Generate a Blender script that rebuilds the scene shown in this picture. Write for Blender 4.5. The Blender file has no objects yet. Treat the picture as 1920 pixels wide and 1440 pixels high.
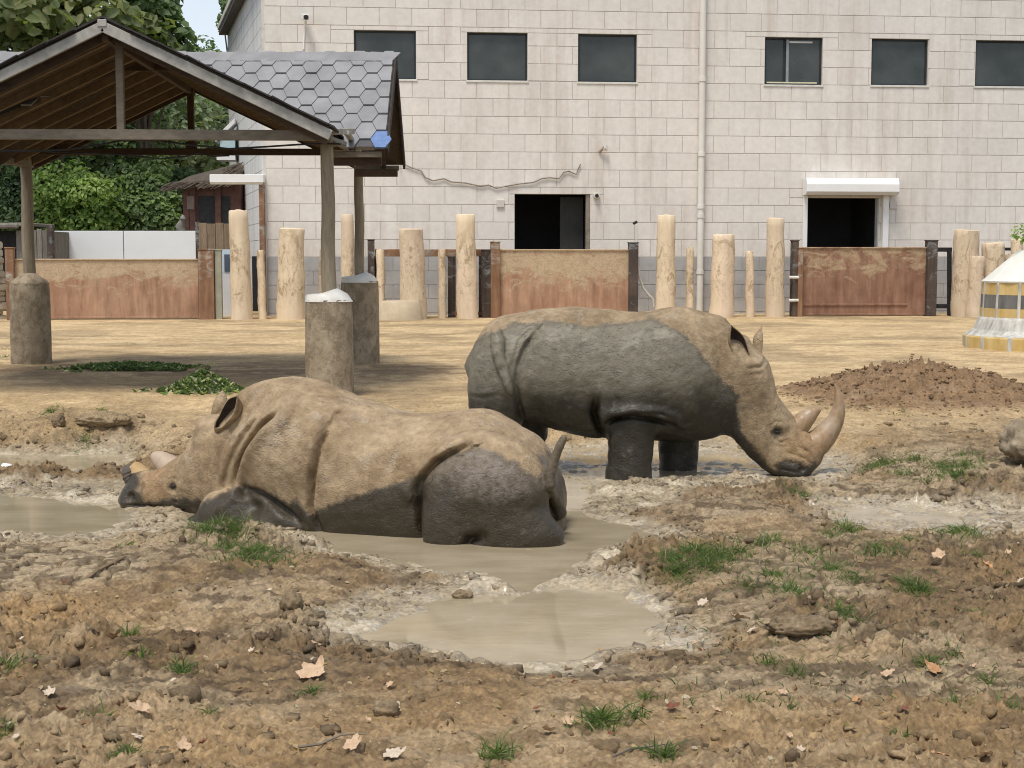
import bpy, bmesh, math, random
import numpy as np
from mathutils import Vector, Matrix
random.seed(7)
RNG = np.random.default_rng(11)
R = math.radians
S = bpy.context.scene
COL = S.collection

# ------------------------------------------------------------------ camera, sky, sun, exposure
F_PX, HORIZON, CAM_Z = 2800.0, 482.0, 2.0
PITCH = math.atan((720.0 - HORIZON) / F_PX)
cam_d = bpy.data.cameras.new('camera'); cam = bpy.data.objects.new('camera', cam_d); COL.objects.link(cam)
cam.location = (0, 0, CAM_Z); cam.rotation_euler = (math.pi / 2 - PITCH, 0, 0)
cam_d.sensor_width = 36.0; cam_d.lens = F_PX / 1920.0 * 36.0
cam_d.clip_start = 0.1; cam_d.clip_end = 1500.0
S.camera = cam
S.render.resolution_x, S.render.resolution_y = 1024, 768

SUN_EL, SUN_AZ = 66.0, 205.0        # azimuth measured clockwise from +Y (the view direction)
world = bpy.data.worlds.new('World'); S.world = world; world.use_nodes = True
wn = world.node_tree.nodes; wl = world.node_tree.links
bg = wn['Background']
sky = wn.new('ShaderNodeTexSky'); sky.sky_type = 'NISHITA'; sky.sun_disc = False
sky.sun_elevation = R(SUN_EL); sky.sun_rotation = R(SUN_AZ)
sky.air_density = 1.0; sky.dust_density = 1.0; sky.ozone_density = 1.0
hs = wn.new('ShaderNodeHueSaturation'); hs.inputs['Saturation'].default_value = 0.45   # thin even overcast
hs.inputs['Value'].default_value = 1.0
wl.new(sky.outputs[0], hs.inputs['Color']); wl.new(hs.outputs[0], bg.inputs['Color'])
bg.inputs['Strength'].default_value = 0.085
sun_d = bpy.data.lights.new('sun', 'SUN'); sun_d.energy = 1.5; sun_d.angle = R(19); sun_d.color = (1.0, 0.95, 0.87)
sun = bpy.data.objects.new('sun', sun_d); COL.objects.link(sun)
az, el = R(SUN_AZ), R(SUN_EL)
sdir = Vector((math.sin(az) * math.cos(el), math.cos(az) * math.cos(el), math.sin(el)))
sun.rotation_euler = (-sdir).to_track_quat('-Z', 'Y').to_euler()
S.view_settings.view_transform = 'Standard'; S.view_settings.look = 'None'
S.view_settings.exposure = 1.05; S.view_settings.gamma = 1.0
S.view_settings.use_curve_mapping = False
S.render.engine = 'CYCLES'
S.cycles.use_denoising = True
S.cycles.filter_width = 1.05
S.cycles.max_bounces = 6; S.cycles.diffuse_bounces = 3; S.cycles.glossy_bounces = 3
S.cycles.transparent_max_bounces = 8

# ------------------------------------------------------------------ photo pixel -> world
_cp, _sp = math.cos(PITCH), math.sin(PITCH)
def ray(px, py):
    """direction of a photo pixel (1920 x 1440)"""
    a, b = px - 960.0, 720.0 - py
    return np.array([a, F_PX * _cp + b * _sp, -F_PX * _sp + b * _cp])
C0 = np.array([0.0, 0.0, CAM_Z])
def at_y(px, py, Y):
    d = ray(px, py); return C0 + d * (Y / d[1])
def at_z(px, py, z=0.0):
    d = ray(px, py); return C0 + d * ((z - CAM_Z) / d[2])
def on_plane(px, py, p0, n):
    d = ray(px, py); return C0 + d * (np.dot(np.asarray(p0) - C0, n) / np.dot(d, n))

# ------------------------------------------------------------------ object helpers
def tag(o, label=None, cat=None, group=None, kind=None):
    if label: o['label'] = label
    if cat: o['category'] = cat
    if group: o['group'] = group
    if kind: o['kind'] = kind
    return o
def empty(name, loc, label=None, cat=None, group=None, rz=0.0):
    o = bpy.data.objects.new(name, None); COL.objects.link(o)
    o.location = loc; o.rotation_euler = (0, 0, rz); o.empty_display_size = 0.2
    return tag(o, label, cat, group)
def link(name, me, m=None, parent=None, loc=None):
    o = bpy.data.objects.new(name, me); COL.objects.link(o)
    if m is not None and not me.materials: me.materials.append(m)
    if parent is not None:
        o.parent = parent
    if loc is not None: o.location = loc
    return o
def mesh_np(name, V, faces, smooth=False):
    """V (n,3); faces: (m,3) or (m,4) int array, or a list of such arrays"""
    me = bpy.data.meshes.new(name)
    V = np.asarray(V, np.float32)
    fl = faces if isinstance(faces, list) else [faces]
    fl = [np.asarray(f, np.int32) for f in fl if len(f)]
    loops = np.concatenate([f.ravel() for f in fl])
    tot = np.concatenate([np.full(len(f), f.shape[1], np.int32) for f in fl])
    start = np.concatenate([[0], np.cumsum(tot)[:-1]]).astype(np.int32)
    me.vertices.add(len(V)); me.vertices.foreach_set('co', V.ravel())
    me.loops.add(len(loops)); me.loops.foreach_set('vertex_index', loops)
    me.polygons.add(len(tot)); me.polygons.foreach_set('loop_start', start); me.polygons.foreach_set('loop_total', tot)
    if smooth: me.polygons.foreach_set('use_smooth', np.ones(len(tot), bool))
    me.update(calc_edges=True); me.validate()
    return me
def attr_f(me, name, vals):
    a = me.attributes.new(name, 'FLOAT', 'POINT'); a.data.foreach_set('value', np.asarray(vals, np.float32))
def attr_c(me, name, cols):
    c = np.ones((len(cols), 4), np.float32); c[:, :3] = cols
    a = me.attributes.new(name, 'FLOAT_COLOR', 'POINT'); a.data.foreach_set('color', c.ravel())
def smooth_by_angle(me, deg=35):
    me.polygons.foreach_set('use_smooth', np.ones(len(me.polygons), bool))
    bm = bmesh.new(); bm.from_mesh(me); a = R(deg)
    for e in bm.edges:
        if len(e.link_faces) == 2 and e.calc_face_angle(0) > a: e.smooth = False
    bm.to_mesh(me); bm.free()
class MB:
    """collects simple shapes of ONE part"""
    def __init__(s): s.v = []; s.f = []
    def add(s, v, f):
        n = len(s.v); s.v += [tuple(p) for p in v]; s.f += [tuple(i + n for i in q) for q in f]; return s
    def box(s, a, b):
        (x0, y0, z0), (x1, y1, z1) = a, b
        return s.add([(x0,y0,z0),(x1,y0,z0),(x1,y1,z0),(x0,y1,z0),(x0,y0,z1),(x1,y0,z1),(x1,y1,z1),(x0,y1,z1)],
                     [(0,3,2,1),(4,5,6,7),(0,1,5,4),(1,2,6,5),(2,3,7,6),(3,0,4,7)])
    def bar(s, p, q, w, h, up=(0,0,1)):
        """rectangular bar from p to q, w wide (sideways), h high"""
        p, q, up = Vector(p), Vector(q), Vector(up)
        d = (q - p).normalized(); sd = d.cross(up)
        if sd.length < 1e-4: sd = d.cross(Vector((0, 1, 0)))
        sd.normalize(); u = sd.cross(d).normalized()
        vs = []
        for e in (p, q):
            for a, b in ((-1,-1),(1,-1),(1,1),(-1,1)):
                vs.append(e + sd * (a * w / 2) + u * (b * h / 2))
        return s.add(vs, [(0,1,2,3),(7,6,5,4),(0,4,5,1),(1,5,6,2),(2,6,7,3),(3,7,4,0)])
    def tube(s, pts, rad, n=12, cap=True, wob=0.0, seed=0):
        rr = random.Random(seed)
        pts = [Vector(p) for p in pts]; m = len(pts)
        rad = rad if hasattr(rad, '__len__') else [rad] * m
        vs = []; prev = None
        for i, p in enumerate(pts):
            d = (pts[min(i + 1, m - 1)] - pts[max(i - 1, 0)]).normalized()
            if prev is None:
                a = d.cross(Vector((0, 0, 1)))
                if a.length < 1e-3: a = d.cross(Vector((0, 1, 0)))
            else: a = prev - d * prev.dot(d)
            a.normalize(); prev = a; b = d.cross(a)
            for k in range(n):
                t = 2 * math.pi * k / n; r = rad[i] * (1 + wob * (rr.random() - .5))
                vs.append(p + a * (math.cos(t) * r) + b * (math.sin(t) * r))
        fs = []
        for i in range(m - 1):
            for k in range(n):
                k2 = (k + 1) % n; fs.append((i*n+k, i*n+k2, (i+1)*n+k2, (i+1)*n+k))
        if cap: fs.append(tuple(range(n - 1, -1, -1))); fs.append(tuple((m-1)*n + k for k in range(n)))
        return s.add(vs, fs)
    def mesh(s, name, bevel=0.0, smooth=None, seg=1):
        me = bpy.data.meshes.new(name); me.from_pydata([tuple(v) for v in s.v], [], s.f); me.update()
        bm = bmesh.new(); bm.from_mesh(me)
        bmesh.ops.recalc_face_normals(bm, faces=bm.faces)
        if bevel > 0: bmesh.ops.bevel(bm, geom=list(bm.edges), offset=bevel, segments=seg, affect='EDGES', clamp_overlap=True)
        bm.to_mesh(me); bm.free()
        if smooth is not None: smooth_by_angle(me, smooth)
        return me
    def build(s, name, m=None, parent=None, bevel=0.0, smooth=None, seg=1, origin=None):
        if origin is not None:
            o = Vector(origin); s.v = [Vector(v) - o for v in s.v]
        elif parent is not None:
            o = parent_loc(parent); s.v = [Vector(v) - o for v in s.v]
        ob = link(name, s.mesh(name, bevel, smooth, seg), m, parent)
        if origin is not None: ob.location = origin
        return ob
def parent_loc(o):
    p = Vector((0, 0, 0))
    while o is not None: p += o.location; o = o.parent
    return p

# ------------------------------------------------------------------ numpy noise
_TAB = RNG.random((256, 256)).astype(np.float32)
_PERM = RNG.permutation(256)
def vnoise(x, y, seed=0):
    """value noise 0..1"""
    x = x + seed * 17.31; y = y + seed * 9.77
    xi = np.floor(x).astype(np.int64); yi = np.floor(y).astype(np.int64)
    fx = x - xi; fy = y - yi
    fx = fx * fx * fx * (fx * (fx * 6 - 15) + 10); fy = fy * fy * fy * (fy * (fy * 6 - 15) + 10)
    a = _TAB[xi & 255, yi & 255]; b = _TAB[(xi + 1) & 255, yi & 255]
    c = _TAB[xi & 255, (yi + 1) & 255]; d = _TAB[(xi + 1) & 255, (yi + 1) & 255]
    return (a + (b - a) * fx) * (1 - fy) + (c + (d - c) * fx) * fy
def fbm(x, y, oct=4, seed=0, gain=.5):
    s = 0; a = 1.0; t = 0
    for o in range(oct):
        s = s + a * vnoise(x * 2 ** o * (1 + .03 * o), y * 2 ** o, seed + o * 3); t += a; a *= gain
    return s / t
def vnoise3(x, y, z, seed=0):
    zi = np.floor(z).astype(np.int64); fz = z - zi; fz = fz * fz * (3 - 2 * fz)
    def sl(k):
        off = _PERM[(k + seed * 7) & 255]
        return vnoise(x + off * 3.7, y + off * 5.3, seed)
    return sl(zi) * (1 - fz) + sl(zi + 1) * fz
def cells(x, y, seed=0):
    """voronoi: F1, F2, random id"""
    xi = np.floor(x).astype(np.int64); yi = np.floor(y).astype(np.int64)
    f1 = np.full(x.shape, 9.0); f2 = np.full(x.shape, 9.0); idv = np.zeros(x.shape)
    for dx in (-1, 0, 1):
        for dy in (-1, 0, 1):
            cx, cy = xi + dx, yi + dy
            ox = _TAB[(cx + seed * 31) & 255, cy & 255]; oy = _TAB[(cx + 91) & 255, (cy + 57 + seed * 13) & 255]
            d = np.hypot(cx + ox - x, cy + oy - y)
            rid = _TAB[(cx + 13) & 255, (cy + 201 + seed) & 255]
            nf = d < f1
            f2 = np.where(nf, f1, np.minimum(f2, d)); idv = np.where(nf, rid, idv); f1 = np.where(nf, d, f1)
    return f1, f2, idv
def sstep(a, b, x):
    t = np.clip((x - a) / (b - a), 0, 1); return t * t * (3 - 2 * t)
def sd_poly(X, Y, poly):
    """signed distance to a polygon, negative inside"""
    poly = np.asarray(poly, float); n = len(poly)
    d2 = np.full(X.shape, 1e9); ins = np.zeros(X.shape, bool)
    for i in range(n):
        ax, ay = poly[i]; bx, by = poly[(i + 1) % n]
        ex, ey = bx - ax, by - ay
        t = np.clip(((X - ax) * ex + (Y - ay) * ey) / (ex * ex + ey * ey + 1e-12), 0, 1)
        d2 = np.minimum(d2, (X - ax - t * ex) ** 2 + (Y - ay - t * ey) ** 2)
        if by != ay:
            c = ((ay > Y) != (by > Y)) & (X < ex * (Y - ay) / ey + ax)
            ins ^= c
    d = np.sqrt(d2); return np.where(ins, -d, d)
def sd_line(X, Y, pts):
    """distance to a polyline and the signed side"""
    best = np.full(X.shape, 1e9); side = np.zeros(X.shape)
    for (ax, ay), (bx, by) in zip(pts[:-1], pts[1:]):
        ex, ey = bx - ax, by - ay
        t = np.clip(((X - ax) * ex + (Y - ay) * ey) / (ex * ex + ey * ey + 1e-12), 0, 1)
        qx, qy = X - ax - t * ex, Y - ay - t * ey
        d = np.hypot(qx, qy); cr = np.sign(ex * qy - ey * qx)
        m = d < best; best = np.where(m, d, best); side = np.where(m, cr, side)
    return best, side

# ------------------------------------------------------------------ materials
class NT:
    def __init__(s, name):
        s.m = bpy.data.materials.new(name); s.m.use_nodes = True
        s.n = s.m.node_tree.nodes; s.l = s.m.node_tree.links
        s.b = s.n['Principled BSDF']; s._pos = None
    def node(s, t, **kw):
        n = s.n.new(t)
        for k, v in kw.items(): setattr(n, k, v)
        return n
    def put(s, sock, v):
        if hasattr(v, 'is_output') or isinstance(v, bpy.types.NodeSocket): s.l.new(v, sock)
        elif isinstance(v, (tuple, list)):
            sock.default_value = (*v, 1.0) if len(v) == 3 and len(sock.default_value) == 4 else v
        else: sock.default_value = v
    def pos(s):
        if s._pos is None: s._pos = s.node('ShaderNodeNewGeometry').outputs['Position']
        return s._pos
    def objco(s): return s.node('ShaderNodeTexCoord').outputs['Object']
    def scale(s, vec, sc):
        m = s.node('ShaderNodeMapping'); s.l.new(vec, m.inputs[0]); m.inputs['Scale'].default_value = sc; return m.outputs[0]
    def noise(s, vec, scale, detail=4, rough=.55, dist=0.0):
        n = s.node('ShaderNodeTexNoise'); s.l.new(vec, n.inputs['Vector'])
        n.inputs['Scale'].default_value = scale; n.inputs['Detail'].default_value = detail
        n.inputs['Roughness'].default_value = rough; n.inputs['Distortion'].default_value = dist
        return n.outputs[0]
    def voro(s, vec, scale, feature='F1', out=0):
        n = s.node('ShaderNodeTexVoronoi', feature=feature); s.l.new(vec, n.inputs['Vector'])
        n.inputs['Scale'].default_value = scale; return n.outputs[out]
    def ramp(s, fac, a, b, ca=(0, 0, 0), cb=(1, 1, 1)):
        n = s.node('ShaderNodeValToRGB'); e = n.color_ramp.elements
        e[0].position, e[1].position = a, b
        e[0].color = (*ca, 1); e[1].color = (*cb, 1)
        s.l.new(fac, n.inputs[0]); return n.outputs[0]
    def mix(s, fac, a, b, mode='MIX'):
        n = s.node('ShaderNodeMix', data_type='RGBA', blend_type=mode)
        s.put(n.inputs[0], fac); s.put(n.inputs[6], a); s.put(n.inputs[7], b); return n.outputs[2]
    def math(s, op, a, b=None):
        n = s.node('ShaderNodeMath', operation=op); s.put(n.inputs[0], a)
        if b is not None: s.put(n.inputs[1], b)
        return n.outputs[0]
    def attr(s, name, out='Fac'):
        n = s.node('ShaderNodeAttribute', attribute_name=name); return n.outputs[out]
    def rnd(s): return s.node('ShaderNodeObjectInfo').outputs['Random']
    def bump(s, h, strength=.5, dist=.01, normal=None):
        n = s.node('ShaderNodeBump'); n.inputs['Strength'].default_value = strength; n.inputs['Distance'].default_value = dist
        s.l.new(h, n.inputs['Height'])
        if normal is not None: s.l.new(normal, n.inputs['Normal'])
        return n.outputs[0]
    def out(s, color=None, rough=None, normal=None, spec=None, metal=None):
        if color is not None: s.put(s.b.inputs['Base Color'], color)
        if rough is not None: s.put(s.b.inputs['Roughness'], rough)
        if normal is not None: s.put(s.b.inputs['Normal'], normal)
        if spec is not None: s.put(s.b.inputs['Specular IOR Level'], spec)
        if metal is not None: s.put(s.b.inputs['Metallic'], metal)
        return s.m

def simple_mat(name, c1, c2, scale=6.0, rough=.75, bump=.25, bdist=.006, stretch=(1, 1, 1), spec=.3, vary=0.0, metal=0.0):
    t = NT(name); v = t.scale(t.pos(), stretch)
    n = t.noise(v, scale, 6, .6); col = t.mix(t.ramp(n, .3, .7), c1, c2)
    if vary:
        r = t.math('MULTIPLY_ADD', t.rnd(), vary); r.node.inputs[2].default_value = 1 - vary / 2
        col = t.mix(1.0, col, r, 'MULTIPLY')
    nb = t.noise(v, scale * 5, 4, .6)
    return t.out(col, rough, t.bump(nb, bump, bdist), spec, metal)
# ------------------------------------------------------------------ ground
def zpoly(pp, z=0.0): return [tuple(at_z(x, y, z)[:2]) for x, y in pp]
PUD = {
 'main': zpoly([(330,985),(430,1004),(560,1000),(600,1014),(640,1030),(720,1043),(790,1062),(850,1078),(905,1074),(930,1095),(985,1108),
                (1030,1100),(1045,1086),(1020,1072),(1085,1064),(1130,1047),(1185,1022),(1215,1000),(1190,985),(1120,975),(1085,955),
                (1100,930),(1120,915),(1080,900),(1040,885),(980,872),(800,880),(500,900),(380,935)]),
 'left': zpoly([(-420,922),(60,930),(180,938),(235,950),(255,972),(210,992),(130,1008),(0,1003),(-420,1012)]),
 'back': zpoly([(-420,848),(60,853),(225,850),(245,866),(200,884),(60,880),(-420,892)]),
 'front': zpoly([(640,1197),(700,1178),(780,1155),(815,1130),(870,1113),(960,1108),(1010,1100),(1060,1092),(1130,1108),(1200,1138),(1240,1170),(1262,1196),
                 (1220,1222),(1110,1234),(1000,1240),(870,1238),(780,1220),(700,1212)]),
 'right': zpoly([(1545,951),(1640,950),(1800,960),(1845,976),(1800,990),(1700,996),(1610,984),(1555,968)]),
 'stand': zpoly([(1030,845),(1150,838),(1350,848),(1560,880),(1545,898),(1420,903),(1300,905),(1100,915),(1050,890)]),
}
WETX = {   # smeared wet mud round the pools
 'a': zpoly([(600,1170),(700,1120),(900,1085),(1130,1070),(1260,1140),(1330,1190),(1290,1228),(1000,1240),(700,1212)]),
 'b': zpoly([(1040,840),(1330,835),(1600,862),(1570,910),(1300,930),(1090,1000),(1060,900)]),
 'c': zpoly([(1520,935),(1700,940),(1960,955),(1960,1010),(1700,1015),(1540,985)]),
 'd': zpoly([(-420,900),(230,905),(330,1000),(180,1018),(-420,1020)]),
 'e': zpoly([(520,985),(860,1040),(900,1090),(760,1085),(600,1040),(480,1000)]),
}
MOUND = (4.75, 17.45); SAND_HEAP = tuple(at_z(20, 1150, .1)[:2])
_YK = np.array([0, 4, 6, 7.3, 9, 13.3, 14.4, 15.6, 17.2, 20, 30, 37, 44, 70, 500.])
_ZK = np.array([.14, .12, .10, .07, .05, .055, .14, .26, .39, .43, .47, .50, .52, .55, .6])
def ground_all(X, Y, detail=True):
    X = np.asarray(X, float); Y = np.asarray(Y, float)
    wx = (fbm(X * 2.2, Y * 2.2, 4, 5) - .5) * .34; wy = (fbm(X * 2.2, Y * 2.2, 4, 9) - .5) * .34
    z0 = np.interp(Y, _YK, _ZK) + (fbm(X * .7, Y * .7, 3, 1) - .5) * .07 * sstep(30, 12, Y)
    sd = np.full(X.shape, 9.0); film = np.full(X.shape, 9.0)
    near = Y < 18
    for k, p in PUD.items():
        d = np.full(X.shape, 9.0); d[near] = sd_poly((X + wx)[near], (Y + wy)[near], p)
        if k in ('stand', 'right'): film = np.minimum(film, d)
        else: sd = np.minimum(sd, d)
    wetx = np.full(X.shape, 9.0)
    for k, p in WETX.items():
        d = np.full(X.shape, 9.0); d[near] = sd_poly((X + wx * .8)[near], (Y + wy * .8)[near], p); wetx = np.minimum(wetx, d)
    pond = np.minimum(sd, film + .02)
    w = sstep(.02, .70, pond) * (.10 + .90 * sstep(-.12, .38, wetx))
    deep = np.where(sd < film, np.clip(sd * .35, -.09, 0.0), np.clip(film * .10, -.018, 0.0))
    h = deep * (1 - w) + z0 * w
    # banks and humps seen in the picture
    def hump(px, py, rx, ry, a):
        c = at_z(px, py, .05); return a * np.exp(-((X - c[0]) / rx) ** 2 - ((Y - c[1]) / ry) ** 2)
    isl = hump(915, 1098, .30, .16, .040) + hump(1110, 1080, .34, .22, .050) + hump(1200, 1120, .30, .25, .030) + hump(1180, 905, .45, .12, .028) + hump(1330, 895, .40, .14, .030) + hump(1480, 880, .40, .2, .025) + hump(640, 1165, .30, .2, .02) + hump(1690, 972, .25, .10, .03)
    h = h + isl
    bank = (hump(690, 1075, .75, .42, .035) + hump(420, 1010, .45, .22, .05) + hump(1350, 960, .75, .35, .09) + hump(1450, 985, .5, .22, .05)
            + hump(1300, 1045, .5, .35, .05) + hump(1560, 1080, .9, .5, .05) + hump(1870, 940, .55, .35, .10) + hump(230, 835, .6, .3, .09)
            + hump(90, 820, .7, .35, .05) + hump(120, 1070, .9, .4, .06) + hump(600, 1150, .5, .3, .05) + hump(1500, 1190, .28, .12, .05))
    h = h + bank * sstep(-.05, .30, pond) * (.25 + .75 * sstep(-.12, .38, wetx))
    m = np.hypot((X - MOUND[0]) / 1.95, (Y - MOUND[1]) / 1.55)
    mw = (fbm(X * 1.8, Y * 1.8, 3, 21) - .5) * .5
    mound = sstep(1.0, .12, m + mw * .6)
    h = h + mound * .30
    wet = np.maximum(1 - sstep(-.02, .40, pond), .9 * (1 - sstep(-.10, .22, wetx)))
    muddy = sstep(17.0, 13.6, Y + (fbm(X, Y, 3, 4) - .5) * 3.0)     # 1 = churned mud, 0 = trodden sand
    crackm = np.zeros(X.shape)
    for px, py, r in ((1700, 880, .85), (1330, 950, .7), (1600, 905, .7), (230, 850, .6), (60, 1040, .6), (130, 1080, .6), (1330, 1130, .55), (1480, 1090, .6), (1100, 1265, .4)):
        c = at_z(px, py, .05); crackm = np.maximum(crackm, 1 - sstep(.45, 1.0, np.hypot(X - c[0], (Y - c[1]) / 1.3) / r))
    crack = np.zeros(X.shape); lump = np.zeros(X.shape); idc = np.zeros(X.shape)
    if detail:
        nz = Y < 30
        x, y = X[nz], Y[nz]; mu = muddy[nz]; po = pond[nz]; we = wet[nz]; cm = crackm[nz]; mo = mound[nz]
        inw = sstep(-.10, .10, po)                                    # 0 under water
        f1, f2, idc_ = cells(x * 6.2 + fbm(x * 5, y * 5, 2, 3) * 1.1, y * 6.2 + fbm(x * 5, y * 5, 2, 8) * 1.1, 2)
        cr = np.exp(-((f2 - f1) / .10) ** 2) * cm
        churn = fbm(x * 3.1, y * 3.1, 3, 31); patch = sstep(.42, .62, fbm(x * 1.1, y * 1.1, 3, 41))
        rid = 1 - np.abs(fbm(x * 4.3, y * 4.3, 4, 55) * 2 - 1)
        # broken clods: warped cells with steep sides, and crumbs
        x2 = x + (fbm(x * 9, y * 9, 3, 14) - .5) * .14; y2 = y + (fbm(x * 9, y * 9, 3, 15) - .5) * .14
        fine = fbm(x * 30, y * 30, 3, 61) - .5
        g1, g2, i1 = cells(x2 * 7.5, y2 * 7.5, 5); l1 = sstep(.0, .22, g2 - g1) * sstep(.50, .95, i1) * (.75 + 1.1 * fine)
        k1, k2, i2 = cells(x2 * 16, y2 * 16, 7); l2 = sstep(.0, .26, k2 - k1) * sstep(.35, .95, i2) * (.75 + 1.1 * fine)
        q1, q2, i3 = cells(x2 * 34, y2 * 34, 9); l3 = sstep(.0, .3, q2 - q1) * sstep(.3, 1, i3)
        crumb = sstep(.46, .64, fbm(x * 16, y * 16, 4, 91))
        crumb2 = sstep(.45, .64, fbm(x * 33, y * 33, 3, 95))
        edge = np.exp(-((po - .20) / .22) ** 2)                        # kicked-up rim of each pool
        amp = (.40 + 1.10 * patch + .35 * edge) * (1 - .75 * cm)
        fore = sstep(7.4, 6.4, y) * .30                               # flatter trodden strip in front
        amp = amp * (1 - fore)
        d = mu * inw * amp * ((churn - .5) * .075 + (rid - .6) * .052 * (1 - .25 * we) + (l1 * .025 + l2 * .019 + crumb * .014 + crumb2 * .010) * (1 - .80 * we)) + inw * (.30 + .70 * mu) * (l3 * .010 + fine * .018 + crumb * .005 + crumb2 * .006) * (1 - .7 * we) * (1 - .6 * cm) * sstep(24, 12, y)
        hx, hy, hi = cells(x * 2.1 + 3, y * 2.1, 17); hr = hx / 2.1; pr = mu * inw * (1 - cm) * (hi > .45)                 # foot prints
        d = d + pr * (-.045 * np.exp(-(hr / .085) ** 4) + .022 * np.exp(-((hr - .125) / .030) ** 2)) * sstep(6.4, 7.4, y)
        d = d - cr * .045 * inw + cm * inw * (idc_ - .5) * .018
        d = d + mo * (l1 * .06 + l2 * .045 + l3 * .02 + crumb * .03 + (churn - .5) * .09)
        d = d + (1 - mu) * (fbm(x * 1.5, y * 2.6, 4, 71) - .5) * .035
        d = d + (1 - inw) * (fine * .006)
        # film mud: low lumps poking through a skin of water
        fl = 1 - sstep(-.05, .25, film[nz])
        d = d + fl * ((fbm(x * 5, y * 9, 4, 81) - .47) * .085 + crumb * .010)
        h[nz] = h[nz] + d
        crack[nz] = cr; lump[nz] = np.clip(l1 + l2, 0, 1) * mu * amp; idc[nz] = i2
    return dict(h=h, wet=wet, muddy=muddy, crack=crack, crackm=crackm, lump=lump, mound=mound, pond=pond, idc=idc)
def gz(x, y):
    return float(ground_all(np.array([x]), np.array([y]))['h'][0])
def gpix(px, py, z=None):
    """world point where a photo pixel meets the ground"""
    z = .1 if z is None else z
    for _ in range(12):
        p = at_z(px, py, z); z = .5 * z + .5 * float(ground_all(np.array([p[0]]), np.array([p[1]]), False)['h'][0])
    p = at_z(px, py, z); p[2] = gz(p[0], p[1]); return p

def soil_colour(x, y, g):
    sand = np.array([.60, .455, .265]); sand2 = np.array([.43, .315, .175]); red = np.array([.190, .120, .066])
    brown = np.array([.185, .128, .070]); grey = np.array([.330, .262, .172]); dark = np.array([.066, .044, .025]); ochre = np.array([.310, .208, .104])
    wetc = np.array([.375, .315, .220])
    n1 = fbm(x * .9, y * .9, 4, 101); n2 = fbm(x * 2.4, y * 4.5, 4, 111); n3 = fbm(x * 7, y * 12, 3, 121)
    mixc = lambda a, b, t: a * (1 - t[:, None]) + b * t[:, None]
    c = mixc(np.tile(sand, (len(x), 1)), np.tile(sand2, (len(x), 1)), np.clip(sstep(.35, .68, n2) * .85 + sstep(24, 17, y) * .30 + sstep(.48, .62, n1) * .35, 0, 1))
    c = c * (1 - .28 * sstep(.52, .66, fbm(x * .55, y * .9, 4, 151)) * sstep(15, 18, y))[:, None]
    # reddish trampled band in front of the pavilion
    band = np.exp(-((y - 20.6 - (n1 - .5) * 1.5) / 1.1) ** 2) * sstep(.5, -1.0, x) * sstep(.40, .55, n2)
    c = mixc(c, np.tile(red * 1.25, (len(x), 1)), band * .7)
    mud = mixc(np.tile(brown, (len(x), 1)), np.tile(grey, (len(x), 1)), np.clip(sstep(.40, .62, n1) * .75 + g['crackm'] * .6, 0, 1))
    mud = mixc(mud, np.tile(dark, (len(x), 1)), sstep(.48, .64, n3) * .70)  # dark patches put the shade among clods into the soil colour
    mud = mixc(mud, np.tile(ochre, (len(x), 1)), sstep(.55, .70, fbm(x * 1.4, y * 2.0, 3, 131)) * .35 + sstep(6.6, 5.4, y) * .40)
    c = mixc(c, mud, g['muddy'])
    c = mixc(c, np.tile(red, (len(x), 1)) * (.8 + .6 * n3[:, None]), sstep(.0, .22, g['mound']) * .95)
    heap = np.exp(-((x - SAND_HEAP[0]) / .55) ** 2 - ((y - SAND_HEAP[1]) / .45) ** 2)
    c = mixc(c, np.tile(ochre * 1.1, (len(x), 1)), np.clip(heap * 1.5, 0, 1) * .8)
    wt = g['wet'] * sstep(.15, .5, g['wet'] + (n2 - .5) * .5)
    c = mixc(c, np.tile(wetc, (len(x), 1)) * (.75 + .5 * n3[:, None]), np.clip(wt * .9, 0, 1))
    c = mixc(c, np.tile(dark, (len(x), 1)), np.clip(g['crack'] * .65, 0, 1))  # shade inside the cracks painted as darker soil
    wet_sheen = sstep(.50, .62, fbm(x * 4, y * 7, 4, 141)) * sstep(.5, .9, wt)
    c = mixc(c, np.tile(np.array([.56, .50, .39]), (len(x), 1)), wet_sheen * .5)  # pale glints of the wet mud painted into the soil colour
    return c, wt
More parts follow.
